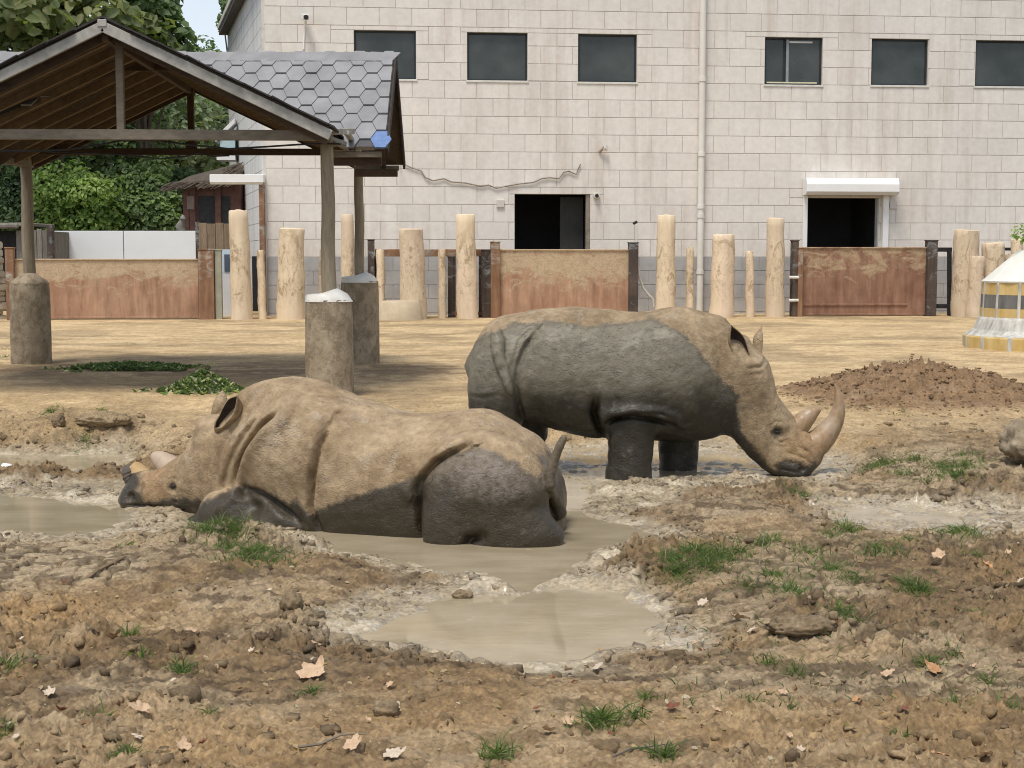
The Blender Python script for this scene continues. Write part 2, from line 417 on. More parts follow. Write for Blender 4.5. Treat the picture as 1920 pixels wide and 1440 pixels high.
def build_ground():
    rows = np.concatenate([np.geomspace(4.0, 15.5, 660), np.geomspace(15.5, 44, 190)[1:], np.geomspace(44, 900, 36)[1:]])
    s = np.linspace(-1, 1, 780)
    half = np.maximum(.36 * rows + 1.3, 0)
    X = (half[:, None] * s[None, :]); Y = np.repeat(rows[:, None], len(s), 1)
    jx = (RNG.random(X.shape) - .5) * .003 * np.minimum(Y / 10, 1)
    X = X + jx
    g = ground_all(X.ravel(), Y.ravel())
    V = np.stack([X.ravel(), Y.ravel(), g['h']], 1)
    nr, nc = X.shape; idx = np.arange(nr * nc).reshape(nr, nc)
    q = np.stack([idx[:-1, :-1], idx[:-1, 1:], idx[1:, 1:], idx[1:, :-1]], -1).reshape(-1, 4)
    me = mesh_np('ground', V, q, True)
    x, y = V[:, 0], V[:, 1]
    c, wt = soil_colour(x, y, g)
    attr_c(me, 'soil', c); attr_f(me, 'wet', wt); attr_f(me, 'muddy', g['muddy'])
    t = NT('soil')
    p = t.pos(); a = t.attr('soil', 'Color'); w = t.attr('wet'); mu = t.attr('muddy')
    nA = t.noise(p, 9, 7, .65); nB = t.noise(p, 42, 5, .6); nC = t.noise(t.scale(p, (1, 1.8, 1)), 3.2, 5, .6)
    col = t.mix(1.0, a, t.ramp(nA, .25, .75, (.62, .60, .57), (1.30, 1.29, 1.26)), 'MULTIPLY')
    col = t.mix(1.0, col, t.ramp(nB, .3, .7, (.58, .56, .54), (1.32, 1.31, 1.29)), 'MULTIPLY')
    col = t.mix(t.math('MULTIPLY', t.ramp(nC, .56, .68), .25), col, (.42, .34, .23))
    wn_ = t.math('MULTIPLY', w, t.ramp(t.noise(t.scale(p, (1, 1.6, 1)), 7, 4, .6, .4), .30, .62))
    rough = t.math('SUBTRACT', .92, t.math('MULTIPLY', wn_, .74))
    b1 = t.bump(nB, .55, .012); b2 = t.bump(t.noise(p, 120, 3, .6), .35, .004, b1)
    b2 = t.bump(t.noise(t.scale(p, (1, 1.3, 1)), 17, 4, .6), .5, .035, b2); t.l.new(t.math('MULTIPLY', wn_, .55), b2.node.inputs['Strength'])
    ks = t.math('SUBTRACT', .6, t.math('MULTIPLY', wn_, .50)); t.l.new(ks, b1.node.inputs['Strength'])
    t.put(t.b.inputs['Coat Weight'], t.math('MULTIPLY', wn_, 1.0)); t.b.inputs['Coat Roughness'].default_value = .10; t.b.inputs['Coat IOR'].default_value = 1.4
    t.out(col, rough, b2, .35)
    o = link('ground', me, t.m); tag(o, kind='structure')
    # water: one opaque muddy sheet at z = 0 lying in the hollows
    n = 90; xs = np.linspace(-7.5, 7.5, n); ys = np.linspace(6.6, 17, n)
    XX, YY = np.meshgrid(xs, ys); W = np.stack([XX.ravel(), YY.ravel(), np.zeros(n * n)], 1)
    idx = np.arange(n * n).reshape(n, n)
    wq = np.stack([idx[:-1, :-1], idx[:-1, 1:], idx[1:, 1:], idx[1:, :-1]], -1).reshape(-1, 4)
    gw = ground_all(XX.ravel(), YY.ravel(), False)
    keep = (gw['pond'].reshape(n, n) < .75); kq = keep[:-1, :-1] | keep[1:, 1:] | keep[1:, :-1] | keep[:-1, 1:]
    wme = mesh_np('water', W, wq[kq.ravel()], True)
    t = NT('muddy_water'); p = t.pos()
    n1 = t.noise(t.scale(p, (1, 2.2, 1)), 1.6, 4, .55); n2 = t.noise(t.scale(p, (1, 3.0, 1)), 9, 3, .5)
    col = t.mix(t.ramp(n1, .35, .7), (.300, .245, .158), (.400, .335, .230))
    scum = t.ramp(t.noise(t.scale(p, (1, 2.5, 1)), 5.5, 6, .7, 1.2), .62, .72)
    col = t.mix(t.math('MULTIPLY', scum, .45), col, (.62, .57, .46))
    foam = t.ramp(t.voro(p, 26), .05, .10, (1, 1, 1), (0, 0, 0)); fm = t.ramp(t.noise(p, 2.5, 2), .55, .66)
    col = t.mix(t.math('MULTIPLY', t.math('MULTIPLY', foam, fm), .7), col, (.72, .69, .60))
    rough = t.math('ADD', .02, t.math('MULTIPLY', scum, .3))
    t.out(col, rough, t.bump(n2, .06, .010), .5); t.b.inputs['IOR'].default_value = 1.33
    wo = link('water', wme, t.m); tag(wo, kind='structure')
build_ground()
# ------------------------------------------------------------------ rhinoceroses: implicit bodies turned into one mesh each
def smin(a, b, k):
    if k <= 0: return np.minimum(a, b)
    h = np.clip(.5 + .5 * (b - a) / k, 0, 1)
    return b * (1 - h) + a * h - k * h * (1 - h)
class Body:
    """field on a grid in the animal's own frame: u along the body to the head, v to the near side, w up (world z)"""
    def __init__(s, origin, ang, lo, hi, h):
        s.o = np.array([origin[0], origin[1], 0.0]); s.u = np.array([math.cos(ang), math.sin(ang), 0.0])
        v = np.array([-s.u[1], s.u[0], 0.0]); s.v = v if v[1] < 0 else -v
        s.h = h; s.lo = np.array(lo, float)
        ax = [np.arange(lo[i], hi[i], h, dtype=np.float32) for i in range(3)]
        s.U, s.V, s.W = np.meshgrid(*ax, indexing='ij', sparse=True)
        s.shape = tuple(len(a) for a in ax); s.F = np.full(s.shape, 5.0, np.float32); s.ax = ax
    def uw(s, px, py, v=0.0):
        p = on_plane(px, py, s.o + s.v * v, s.v) - s.o
        return np.array([float(np.dot(p, s.u)), float(p[2])])
    def world(s, u, v, w): return s.o + s.u * u + s.v * v + np.array([0, 0, w])
    def surf(s, px, py, out=0.0, default=None):
        """first point of the body met by the photo ray, as (u, v, w)"""
        d = ray(px, py); d = d / np.linalg.norm(d); c = np.linalg.norm(s.o[:2])
        t = np.arange(c - 3, c + 3, .006); P = C0[None] + t[:, None] * d[None] - s.o
        L = np.stack([P @ s.u, P @ s.v, P[:, 2]], 1); I = np.round((L - s.lo) / s.h).astype(int)
        ok = ((I >= 0) & (I < np.array(s.shape))).all(1); f = np.full(len(t), 9.0); f[ok] = s.F[I[ok, 0], I[ok, 1], I[ok, 2]]
        k = np.nonzero(f < 0)[0]
        if len(k) == 0:
            v = default if default is not None else 0.0; q = s.uw(px, py, v); return np.array([q[0], v, q[1]])
        i = max(k[0] - int(round(out / .006)), 0); return L[i]
    def tail(s, pts, k=.010):
        L = []; hit = [s.surf(px, py, r * .8, default=-9.0) for px, py, r in pts]; n = len(pts)
        vv = np.array([h[1] for h in hit]); vv = np.where(vv < -5, -9, vv); run = np.maximum.accumulate(vv)      # never dips back into the body
        run = np.convolve(np.pad(run, 1, 'edge'), [.25, .5, .25], 'valid'); run = np.maximum(run, np.where(vv > -5, vv, -9))
        for (px, py, r), v in zip(pts, run):
            q = s.uw(px, py, v); L.append((np.array([q[0], v, q[1]]), r))
        for (a, r1), (b, r2) in zip(L[:-1], L[1:]): s.cone3(a, r1, b, r2, k)
        s.tailpts = L
    def tail_dist(s, L):
        d = np.full(len(L), 9.0)
        for (a, r1), (b, r2) in zip(s.tailpts[:-1], s.tailpts[1:]):
            e = b - a; t = np.clip((L - a) @ e / (e @ e), 0, 1); d = np.minimum(d, np.linalg.norm(L - a - t[:, None] * e, axis=1) - (r1 + (r2 - r1) * t))
        return d
    def sub(s, c, r):
        sl = []
        for i in range(3):
            a = max(0, int((c[i] - r - s.lo[i]) / s.h)); b = min(s.shape[i], int((c[i] + r - s.lo[i]) / s.h) + 2)
            sl.append(slice(a, max(b, a)))
        return tuple(sl), s.U[sl[0]], s.V[:, sl[1]], s.W[:, :, sl[2]]
    def ell(s, px, py, v, ru, rv, rw, k=.08, rot=0.0, uw=None):
        c = s.uw(px, py, v) if uw is None else uw
        sl, U, V, W = s.sub((c[0], v, c[1]), max(ru, rv, rw) + k + .05)
        du, dw = U - c[0], W - c[1]; cs, sn = math.cos(rot), math.sin(rot)
        a = (du * cs + dw * sn) / ru; b = (V - v) / rv; e = (-du * sn + dw * cs) / rw
        q = np.sqrt(a * a + b * b + e * e); g = np.sqrt((a / ru) ** 2 + (b / rv) ** 2 + (e / rw) ** 2) + 1e-6
        f = q * (q - 1) / g
        s.F[sl] = smin(s.F[sl], f.astype(np.float32), k)
    def cone(s, p, q, k=.05, flat=1.0):
        """(px,py,v,r) to (px,py,v,r); flat scales the v thickness"""
        a = s.uw(*p[:3]); b = s.uw(*q[:3]); r1, r2 = p[3], q[3]
        A = np.array([a[0], p[2], a[1]]); B = np.array([b[0], q[2], b[1]])
        s.cone3(A, r1, B, r2, k, flat)
    def cone3(s, A, r1, B, r2, k=.05, flat=1.0):
        c = (A + B) / 2; rad = np.linalg.norm(B - A) / 2 + max(r1, r2) * max(1, flat) + k + .05
        sl, U, V, W = s.sub(c, rad)
        d = B - A; L2 = float(d @ d) + 1e-9
        t = np.clip(((U - A[0]) * d[0] + (V - A[1]) * d[1] + (W - A[2]) * d[2]) / L2, 0, 1)
        x = U - A[0] - t * d[0]; y = (V - A[1] - t * d[1]) / flat; z = W - A[2] - t * d[2]
        f = np.sqrt(x * x + y * y + z * z) - (r1 + (r2 - r1) * t)
        s.F[sl] = smin(s.F[sl], f.astype(np.float32), k)
    def loft(s, A, B, top, bot, wid, k=.08, e0=.1, e1=.1, v0=0.0, p=2.2, bottom_w=None):
        """cross sections along the pixel axis A->B; top/bot outline pixels; wid = [(t fraction, half width m)]"""
        a = s.uw(*A, v0); b = s.uw(*B, v0); d = b - a; L = np.linalg.norm(d); d /= L; n = np.array([-d[1], d[0]])
        if n[1] < 0: n = -n
        def prof(pts):
            q = sorted(((float((s.uw(*x, v0) - a) @ d), float((s.uw(*x, v0) - a) @ n)) for x in pts))
            return np.array(q).T
        tp, bp = prof(top), prof(bot)
        U = s.U; W = s.W
        T = (U - a[0]) * d[0] + (W - a[1]) * d[1]; N = (U - a[0]) * n[0] + (W - a[1]) * n[1]
        tt = np.linspace(0, L, 240)
        ker = np.exp(-np.linspace(-2, 2, 17) ** 2); ker /= ker.sum()
        sm = lambda y: np.convolve(np.pad(y, 8, 'edge'), ker, 'valid')
        nt = sm(np.interp(tt, tp[0], tp[1])); nb = sm(np.interp(tt, bp[0], bp[1])); hw = sm(np.interp(tt / L, *np.array(wid).T))
        rnd = np.ones_like(tt)
        rnd *= np.sqrt(np.clip(1 - (np.clip(e0 - tt, 0, e0) / max(e0, 1e-6)) ** 2, .0004, 1)) * np.sqrt(np.clip(1 - (np.clip(tt - (L - e1), 0, e1) / max(e1, 1e-6)) ** 2, .0004, 1))
        Tc = np.clip(T, 0, L)
        it = lambda y: np.interp(Tc, tt, y)
        nc = it((nt + nb) / 2); hn = it((nt - nb) / 2 * rnd); w_ = it(hw * rnd)
        q = (np.abs((N - nc) / hn) ** p + np.abs((s.V - v0) / w_) ** p) ** (1 / p)
        f = (q - 1) * np.minimum(hn, w_)
        over = np.abs(T - Tc); f = np.where(over > 0, np.sqrt(np.maximum(f, 0) ** 2 + over ** 2), f)
        s.F = smin(s.F, f.astype(np.float32), k)
    def crease(s, pts, depth=.03, width=.03, v=.4, bulge=0.0, side=1, bw=.06, vmin=.02, fade=None):
        """groove drawn on the near flank (and mirrored) along photo pixels"""
        L = [tuple(s.uw(x, y, v)) for x, y in pts]
        U2 = s.U[:, 0, :]; W2 = s.W[:, 0, :]
        d, sg = sd_line(U2 + 0 * W2, W2 + 0 * U2, L)
        # taper at both ends
        e = np.minimum(np.hypot(U2 - L[0][0], W2 - L[0][1]), np.hypot(U2 - L[-1][0], W2 - L[-1][1])); tp = .25 + .75 * np.clip(e / .12, 0, 1)
        g = depth * 1.7 * np.exp(-(d / width) ** 2) * tp
        if bulge: g = g - bulge * 1.5 * np.exp(-((d * sg * side - bw) / bw) ** 2) * tp
        m = np.clip((np.abs(s.V) - vmin) / .05, 0, 1) if v > 0 else 1.0
        s.F = s.F + (g[:, None, :] * m).astype(np.float32)
    def mesh(s):
        F = s.F; sgn = F < 0; n = F.shape
        c = [sgn[i:n[0]-1+i, j:n[1]-1+j, k:n[2]-1+k] for i in (0, 1) for j in (0, 1) for k in (0, 1)]
        anyc = c[0].copy(); allc = c[0].copy()
        for x in c[1:]: anyc |= x; allc &= x
        I, J, K = np.nonzero(anyc & ~allc)
        acc = np.zeros((len(I), 3)); cnt = np.zeros(len(I))
        off = [(i, j, k) for i in (0, 1) for j in (0, 1) for k in (0, 1)]
        for p in range(8):
            for q in range(p + 1, 8):
                a, b = off[p], off[q]
                if sum(abs(a[m] - b[m]) for m in range(3)) != 1: continue
                fa = F[I + a[0], J + a[1], K + a[2]]; fb = F[I + b[0], J + b[1], K + b[2]]
                cr = (fa < 0) != (fb < 0); t = np.where(cr, fa / np.where(cr, fa - fb, 1), 0)
                for m in range(3): acc[:, m] += np.where(cr, a[m] + t * (b[m] - a[m]), 0)
                cnt += cr
        P = acc / cnt[:, None] + np.stack([I, J, K], 1)
        idx = np.full(tuple(x - 1 for x in n), -1, np.int64); idx[I, J, K] = np.arange(len(I))
        quads = []
        for ax in range(3):
            o1, o2 = [(1, 2), (2, 0), (0, 1)][ax]
            sl0 = [slice(None)] * 3; sl1 = [slice(None)] * 3
            sl0[ax] = slice(0, -1); sl1[ax] = slice(1, None)
            a, b = sgn[tuple(sl0)], sgn[tuple(sl1)]
            E = np.array(np.nonzero(a != b)).T
            ok = (E[:, o1] > 0) & (E[:, o2] > 0) & (E[:, o1] < n[o1] - 1) & (E[:, o2] < n[o2] - 1); E = E[ok]
            flip = a[E[:, 0], E[:, 1], E[:, 2]]
            def g(d1, d2):
                Q = E.copy(); Q[:, o1] -= d1; Q[:, o2] -= d2; return idx[Q[:, 0], Q[:, 1], Q[:, 2]]
            q = np.stack([g(1, 1), g(0, 1), g(0, 0), g(1, 0)], 1)
            q[~flip] = q[~flip][:, ::-1]
            quads.append(q)
        q = np.concatenate(quads); q = q[(q >= 0).all(1)]
        L = P * s.h + s.lo                       # local u, v, w
        return L, q
def grow(name, B, mat, parent, attrs):
    L, q = B.mesh()
    # keep the largest connected piece
    nv = len(L); lab = np.arange(nv)
    e = np.concatenate([q[:, [0, 1]], q[:, [1, 2]], q[:, [2, 3]], q[:, [3, 0]]])
    for _ in range(200):
        m = np.minimum(lab[e[:, 0]], lab[e[:, 1]]); old = lab.copy()
        np.minimum.at(lab, e[:, 0], m); np.minimum.at(lab, e[:, 1], m); lab = lab[lab]
        if (lab == old).all(): break
    big = np.bincount(lab).argmax(); keep = lab == big
    mp = -np.ones(nv, int); mp[keep] = np.arange(keep.sum()); q = q[keep[q[:, 0]]]; q = mp[q]; L = L[keep]
    # smooth a little to remove grid steps
    e = np.concatenate([q[:, [0, 1]], q[:, [1, 2]], q[:, [2, 3]], q[:, [3, 0]]])
    for _ in range(2):
        acc = np.zeros_like(L); c = np.zeros(len(L))
        np.add.at(acc, e[:, 0], L[e[:, 1]]); np.add.at(c, e[:, 0], 1)
        L = L + .5 * (acc / np.maximum(c, 1)[:, None] - L)
    Wd = B.o + L[:, :1] * B.u + L[:, 1:2] * B.v + L[:, 2:3] * np.array([0, 0, 1.0])
    base = np.array(parent.location)
    me = mesh_np(name, Wd - base, q, True)
    for k, f in attrs.items(): attr_f(me, k, f(L))
    return link(name, me, mat, parent)

def skin_mat(name, dust, dust2, mud, mud2, pink=(.215, .175, .150)):
    t = NT(name); p = t.pos(); m = t.attr('mud'); pk = t.attr('pink'); rd = t.attr('ruddy')
    big = t.noise(p, 3.2, 5, .6); mid = t.noise(p, 14, 6, .65); fine = t.noise(p, 60, 5, .65)
    edge = t.math('ADD', m, t.math('MULTIPLY', t.math('SUBTRACT', t.noise(p, 11, 7, .75), .5), .75))
    mk = t.ramp(edge, .42, .60)
    dc = t.mix(t.ramp(big, .35, .68), dust, dust2); dc = t.mix(1.0, dc, t.ramp(mid, .25, .75, (.62, .59, .56), (1.22, 1.21, 1.19)), 'MULTIPLY')
    dc = t.mix(rd, dc, t.mix(t.ramp(mid, .4, .6), (.27, .165, .085), (.36, .245, .135)))
    flake = t.ramp(t.voro(t.scale(p, (1, 1, 1.6)), 16, 'DISTANCE_TO_EDGE'), .02, .07)
    scab = t.math('MULTIPLY', t.ramp(t.noise(p, 5, 5, .7), .57, .64), t.math('SUBTRACT', 1.0, t.math('MULTIPLY', flake, .55)))
    dc = t.mix(t.math('MULTIPLY', scab, .45), dc, (.47, .41, .33))
    wz = t.attr('soak_shade'); mc = t.mix(t.ramp(t.math('ADD', wz, t.math('MULTIPLY', t.math('SUBTRACT', big, .5), .7)), .25, .75), mud2, mud); mc = t.mix(1.0, mc, t.ramp(mid, .25, .75, (.72, .72, .72), (1.3, 1.28, 1.24)), 'MULTIPLY')  # mud darker low down: real wetness plus painted underside shade
    mc = t.mix(t.math('MULTIPLY', pk, t.ramp(mid, .40, .62)), mc, pink)
    dry = t.ramp(t.noise(p, 7, 6, .7, .5), .60, .72); mc = t.mix(t.math('MULTIPLY', dry, .35), mc, (.25, .215, .165))
    col = t.mix(mk, dc, mc)
    wv_ = t.node('ShaderNodeVectorMath', operation='ADD'); t.l.new(p, wv_.inputs[0]); nz_ = t.node('ShaderNodeTexNoise'); t.l.new(p, nz_.inputs['Vector']); nz_.inputs['Scale'].default_value = 6; sc_ = t.node('ShaderNodeVectorMath', operation='SCALE'); t.l.new(nz_.outputs['Color'], sc_.inputs[0]); sc_.inputs['Scale'].default_value = .16; t.l.new(sc_.outputs[0], wv_.inputs[1])
    net = t.ramp(t.voro(t.scale(wv_.outputs[0], (1.0, 1.0, 1.5)), 10, 'DISTANCE_TO_EDGE'), .0, .045, (1, 1, 1), (0, 0, 0)); net = t.math('MULTIPLY', net, t.ramp(t.noise(p, 4.5, 4), .42, .60))
    col = t.mix(t.math('MULTIPLY', net, .20), col, t.mix(1.0, col, (.42, .38, .34), 'MULTIPLY'))
    rim = t.math('MULTIPLY', mk, t.ramp(edge, .56, .68, (1, 1, 1), (0, 0, 0))); col = t.mix(t.math('MULTIPLY', rim, .45), col, (.060, .050, .038))
    tick = t.ramp(t.noise(t.scale(p, (1, 1, 2.6)), 17, 5, .7, .8), .60, .66); up = t.math('SUBTRACT', 1.0, t.attr('soak_shade')); tk = t.math('MULTIPLY', t.math('MULTIPLY', tick, mk), up); col = t.mix(t.math('MULTIPLY', tk, .5), col, (.055, .047, .037))
    rough = t.math('SUBTRACT', .88, t.math('MULTIPLY', mk, t.math('ADD', .30, t.math('MULTIPLY', t.attr('soak_shade'), .26))))
    rough = t.math('ADD', rough, t.math('MULTIPLY', t.math('SUBTRACT', mid, .5), .25))
    wr = t.voro(t.scale(p, (1.0, 1.0, 2.2)), 34, 'DISTANCE_TO_EDGE')
    b0 = t.bump(mk, .30, .010)
    b0 = t.bump(tk, .6, .012, b0)
    b1 = t.bump(mid, .6, .030, b0); b2 = t.bump(t.ramp(wr, .0, .12), .35, .006, b1); b3 = t.bump(fine, .55, .008, b2)
    b3 = t.bump(t.math('SUBTRACT', 1.0, net), .38, .010, b3)
    b4 = t.bump(t.math('MULTIPLY', scab, t.math('SUBTRACT', 1.0, mk)), .6, .012, b3)
    t.put(t.b.inputs['Coat Weight'], t.math('MULTIPLY', mk, .20)); t.b.inputs['Coat Roughness'].default_value = .36
    return t.out(col, rough, b4, .3)
_mh = NT('horn')
def _horn(t):
    p = t.pos(); n = t.noise(t.scale(p, (3, 3, 1)), 9, 5, .6)
    c = t.mix(t.ramp(n, .3, .7), (.235, .145, .072), (.370, .255, .150)); c = t.mix(t.math('MULTIPLY', t.ramp(t.noise(p, 6, 4), .5, .62), .45), c, (.42, .35, .27))
    b = t.bump(t.noise(t.scale(p, (1, 1, .25)), 70, 3), .35, .004); return t.out(c, .42, b, .45)
M_HORN = _horn(_mh)
M_HORN_DARK = simple_mat('mud_caked_horn', (.05, .045, .04), (.17, .14, .11), 14, .6, .6, .012)
M_HORN_PINK = simple_mat('worn_horn', (.36, .27, .195), (.46, .36, .27), 9, .6, .3, .006)
M_HORN_OCHRE = simple_mat('ochre_horn', (.36, .22, .09), (.46, .33, .17), 9, .6, .3, .006)
M_EYE = NT('eye').out((.012, .008, .006), .12, None, .6)
M_EAR_IN = simple_mat('inner_ear', (.030, .022, .018), (.065, .047, .037), 14, .85, .3)
M_NAIL = simple_mat('toenail', (.10, .085, .07), (.20, .17, .13), 10, .55, .2)

def horn(name, pts, rads, mat, parent, ring=.04, seed=3):
    P = np.array(pts, float); n = len(P); tt = np.linspace(0, n - 1, 34)
    def cr(i):
        k = int(min(max(math.floor(i), 0), n - 2)); f = i - k
        p0, p1, p2, p3 = P[max(k - 1, 0)], P[k], P[k + 1], P[min(k + 2, n - 1)]
        return .5 * ((2 * p1) + (-p0 + p2) * f + (2 * p0 - 5 * p1 + 4 * p2 - p3) * f * f + (-p0 + 3 * p1 - 3 * p2 + p3) * f ** 3)
    C = [cr(i) for i in tt]; rr = np.interp(tt, np.arange(n), rads)
    rg = random.Random(seed); rr = [r * (1 + ring * (rg.random() - .5)) for r in rr]
    return MB().tube(C, rr, 20).build(name, mat, parent, smooth=60)
def ear(parent, base, tip, face, width, mat, spread=250, curl=.35, thick=.012):
    """a rolled trumpet: closed at the base, opening towards `face`, pointed at the tip"""
    base, tip, face = Vector(base), Vector(tip), Vector(face)
    d = (tip - base); L = d.length; d.normalize(); face = (face - d * face.dot(d)).normalized(); sd = d.cross(face)
    nt, na = 18, 22; outer = []; inner = []
    for i in range(nt + 1):
        t = i / nt
        r = width * (math.sin(math.pi * min(.08 + t * .62, 1) ) ** .8) * (1 if t < .62 else max(1 - ((t - .62) / .38) ** 1.7, .02))
        sp = R(360 - (360 - spread) * sstep(.02, .30, np.array(t))) if t < .3 else R(spread - 60 * (t - .3))
        c = base + d * (L * t) - face * (curl * width * math.sin(t * 2.2))
        for j in range(na + 1):
            a = math.pi + (j / na - .5) * sp       # 0 = opening direction
            v = face * math.cos(a) + sd * (math.sin(a) * .85)
            outer.append(c + v * r); inner.append(c + v * max(r - thick, .0015))
    n = (nt + 1) * (na + 1); fs = []; fi = []
    for i in range(nt):
        for j in range(na):
            a, b, c_, e = i*(na+1)+j, i*(na+1)+j+1, (i+1)*(na+1)+j+1, (i+1)*(na+1)+j
            fs.append((a, b, c_, e)); fi.append((n + e, n + c_, n + b, n + a))
    for i in range(nt):
        for j in (0, na):
            a, b = i*(na+1)+j, (i+1)*(na+1)+j; fs.append((a, b, n + b, n + a) if j == 0 else (b, a, n + a, n + b))
    for j in range(na):
        a = nt*(na+1)+j; fs.append((a, a+1, n+a+1, n+a))
    o = parent_loc(parent)
    me = bpy.data.meshes.new('ear'); me.from_pydata([tuple(v - o) for v in outer + inner], [], fs + fi); me.update()
    me.materials.append(mat); me.materials.append(M_EAR_IN)
    for k in range(len(fs), len(fs) + len(fi)): me.polygons[k].material_index = 1
    attr_f(me, 'mud', np.zeros(len(me.vertices))); attr_f(me, 'pink', np.zeros(len(me.vertices))); attr_f(me, 'ruddy', np.zeros(len(me.vertices))); attr_f(me, 'soak_shade', np.zeros(len(me.vertices)))
    me.polygons.foreach_set('use_smooth', np.ones(len(me.polygons), bool))
    return link('ear', me, mat, parent)
def ball(name, c, r, mat, parent, sc=(1, 1, 1)):
    bm = bmesh.new(); bmesh.ops.create_uvsphere(bm, u_segments=20, v_segments=12, radius=r)
    me = bpy.data.meshes.new(name); bm.to_mesh(me); bm.free(); me.polygons.foreach_set('use_smooth', np.ones(len(me.polygons), bool))
    o = link(name, me, mat, parent); o.location = Vector(c) - parent_loc(parent); o.scale = sc; return o

# ---------- the standing one, head down at the mud
def standing_rhino():
    o = at_z(1140, 884, 0.0); o = np.array([(1140 - 960) / F_PX * 13.78, 13.78, 0])
    B = Body(o, R(-4), (-1.75, -.75, -.30), (2.35, .75, 1.72), .0135)
    u = lambda px, py, v=0: B.uw(px, py, v)
    B.loft((872, 690), (1440, 690),
           [(872,650),(885,632),(905,606),(935,592),(970,585),(1020,579),(1075,572),(1120,578),(1180,587),(1225,583),(1262,578),(1300,582),(1335,592),(1362,604),(1385,626),(1405,652),(1425,668),(1440,685)],
           [(872,720),(885,745),(910,768),(950,780),(1000,792),(1050,808),(1100,818),(1150,822),(1220,826),(1290,826),(1340,820),(1380,802),(1410,775),(1440,740)],
           [(0,.30),(.05,.42),(.14,.50),(.28,.56),(.45,.585),(.62,.55),(.74,.47),(.85,.37),(.95,.28),(1,.22)], k=.05, e0=.32, e1=.10, p=2.15)
    # head, hanging
    B.loft((1378, 625), (1493, 898),
           [(1412,655),(1438,676),(1449,705),(1457,740),(1476,768),(1497,792),(1520,820),(1541,846),(1540,862),(1530,884),(1516,898)],
           [(1300,690),(1335,745),(1362,792),(1380,825),(1402,853),(1428,876),(1448,889),(1470,899)],
           [(0,.28),(.25,.265),(.45,.23),(.62,.205),(.75,.185),(.88,.195),(1,.17)], k=.10, e0=.10, e1=.07, p=2.4)
    B.ell(1487, 880, 0, .17, .205, .085, .05, rot=-.35)                 # broad lips
    B.ell(1520, 838, 0, .12, .13, .10, .06)                            # horn pad
    B.ell(1462, 792, .155, .10, .07, .07, .06, rot=-.9)                # brow
    B.ell(1405, 800, .14, .16, .09, .20, .10, rot=.4)                  # cheek
    B.ell(1408, 690, 0, .12, .23, .10, .10)                            # poll
    # shoulder, hump, haunch
    B.ell(1255, 700, .33, .36, .22, .44, .12); B.ell(1255, 700, -.33, .36, .22, .44, .12)
    B.ell(1285, 630, 0, .38, .30, .22, .12)
    for sv in (1, -1): B.ell(945, 715, .30 * sv, .31, .25, .44, .10)
    # legs, (px, py, v, r)
    B.cone((1190, 770, .33, .23), (1181, 850, .34, .185), .05, .9); B.cone((1181, 850, .34, .190), (1178, 915, .34, .215), .04, .9)
    B.cone((1275, 780, -.30, .22), (1272, 860, -.32, .18), .05, .9); B.cone((1272, 860, -.32, .18), (1268, 915, -.32, .21), .04, .9)
    B.cone((935, 745, .30, .27), (925, 810, .33, .20), .06, .8); B.cone((925, 810, .33, .18), (915, 870, .33, .15), .05); B.cone((915, 870, .33, .15), (925, 925, .33, .20), .04)
    B.cone((985, 745, -.28, .26), (993, 810, -.31, .17), .06, .8); B.cone((993, 810, -.31, .16), (985, 870, -.31, .15), .05); B.cone((985, 870, -.31, .15), (995, 925, -.31, .2), .04)
    # tail hanging over the near haunch
    B.tail([(930,622,.045),(934,645,.056),(935,665,.056),(938,685,.052),(944,703,.047),(953,718,.041),(961,729,.034),(968,738,.018)])
    # folds
    B.crease([(1005,622),(985,648),(972,680),(966,720),(970,752),(980,800)], .035, .028, .5, .020, -1, .05)
    B.crease([(1000,612),(975,640),(962,680),(958,715)], .020, .022, .5, .012, 1, .03)
    B.crease([(880,742),(905,744),(940,738)], .010, .018, .45, .006, 1, .03)
    B.crease([(1118,748),(1114,775),(1121,800),(1132,822)], .075, .030, .5, .02, 1, .06)
    B.crease([(1133,800),(1150,786),(1185,780),(1220,786),(1262,800)], .045, .022, .5, .030, 1, .05)
    B.crease([(1142,792),(1190,773),(1240,776),(1268,788)], .012, .015, .5, .010, 1, .03)
    B.crease([(1402,690),(1430,686),(1437,676)], .020, .016, .22, .010, 1, .03); B.crease([(1396,700),(1425,700),(1442,690)], .010, .012, .22)
    B.crease([(1340,640),(1352,690),(1372,740),(1392,800)], .012, .04, .3)
    B.crease([(1450,822),(1463,830),(1480,826)], .018, .010, .19); B.crease([(1446,830),(1466,839),(1485,832)], .010, .009, .19); B.crease([(1441,800),(1455,789),(1472,793)], .014, .010, .19)
    B.crease([(1490,835),(1512,845),(1530,862)], .016, .010, .15); B.crease([(1470,846),(1500,856),(1528,872)], .012, .010, .16); B.crease([(1460,862),(1490,868),(1520,880)], .010, .009, .16)
    B.crease([(1450,876),(1480,882),(1512,890)], .014, .010, .17)
    B.ell(1506, 884, .165, .001, .001, .001, .0)
    # nostril and eye pits
    for sv in (1, -1):
        c = B.uw(1503, 880, .15); sl, U, V, W = B.sub((c[0], .17 * sv, c[1]), .10)
        B.F[sl] = np.maximum(B.F[sl], -(np.sqrt(((U - c[0]) / 1.3) ** 2 + (V - .19 * sv) ** 2 + (W - c[1]) ** 2) - .030)).astype(np.float32)
        c = B.uw(1458, 810, .2); sl, U, V, W = B.sub((c[0], .2 * sv, c[1]), .14)
        B.F[sl] = B.F[sl] + (.030 * np.exp(-((U - c[0]) ** 2 + (W - c[1]) ** 2) / .042 ** 2) * (V * sv > .05)).astype(np.float32)
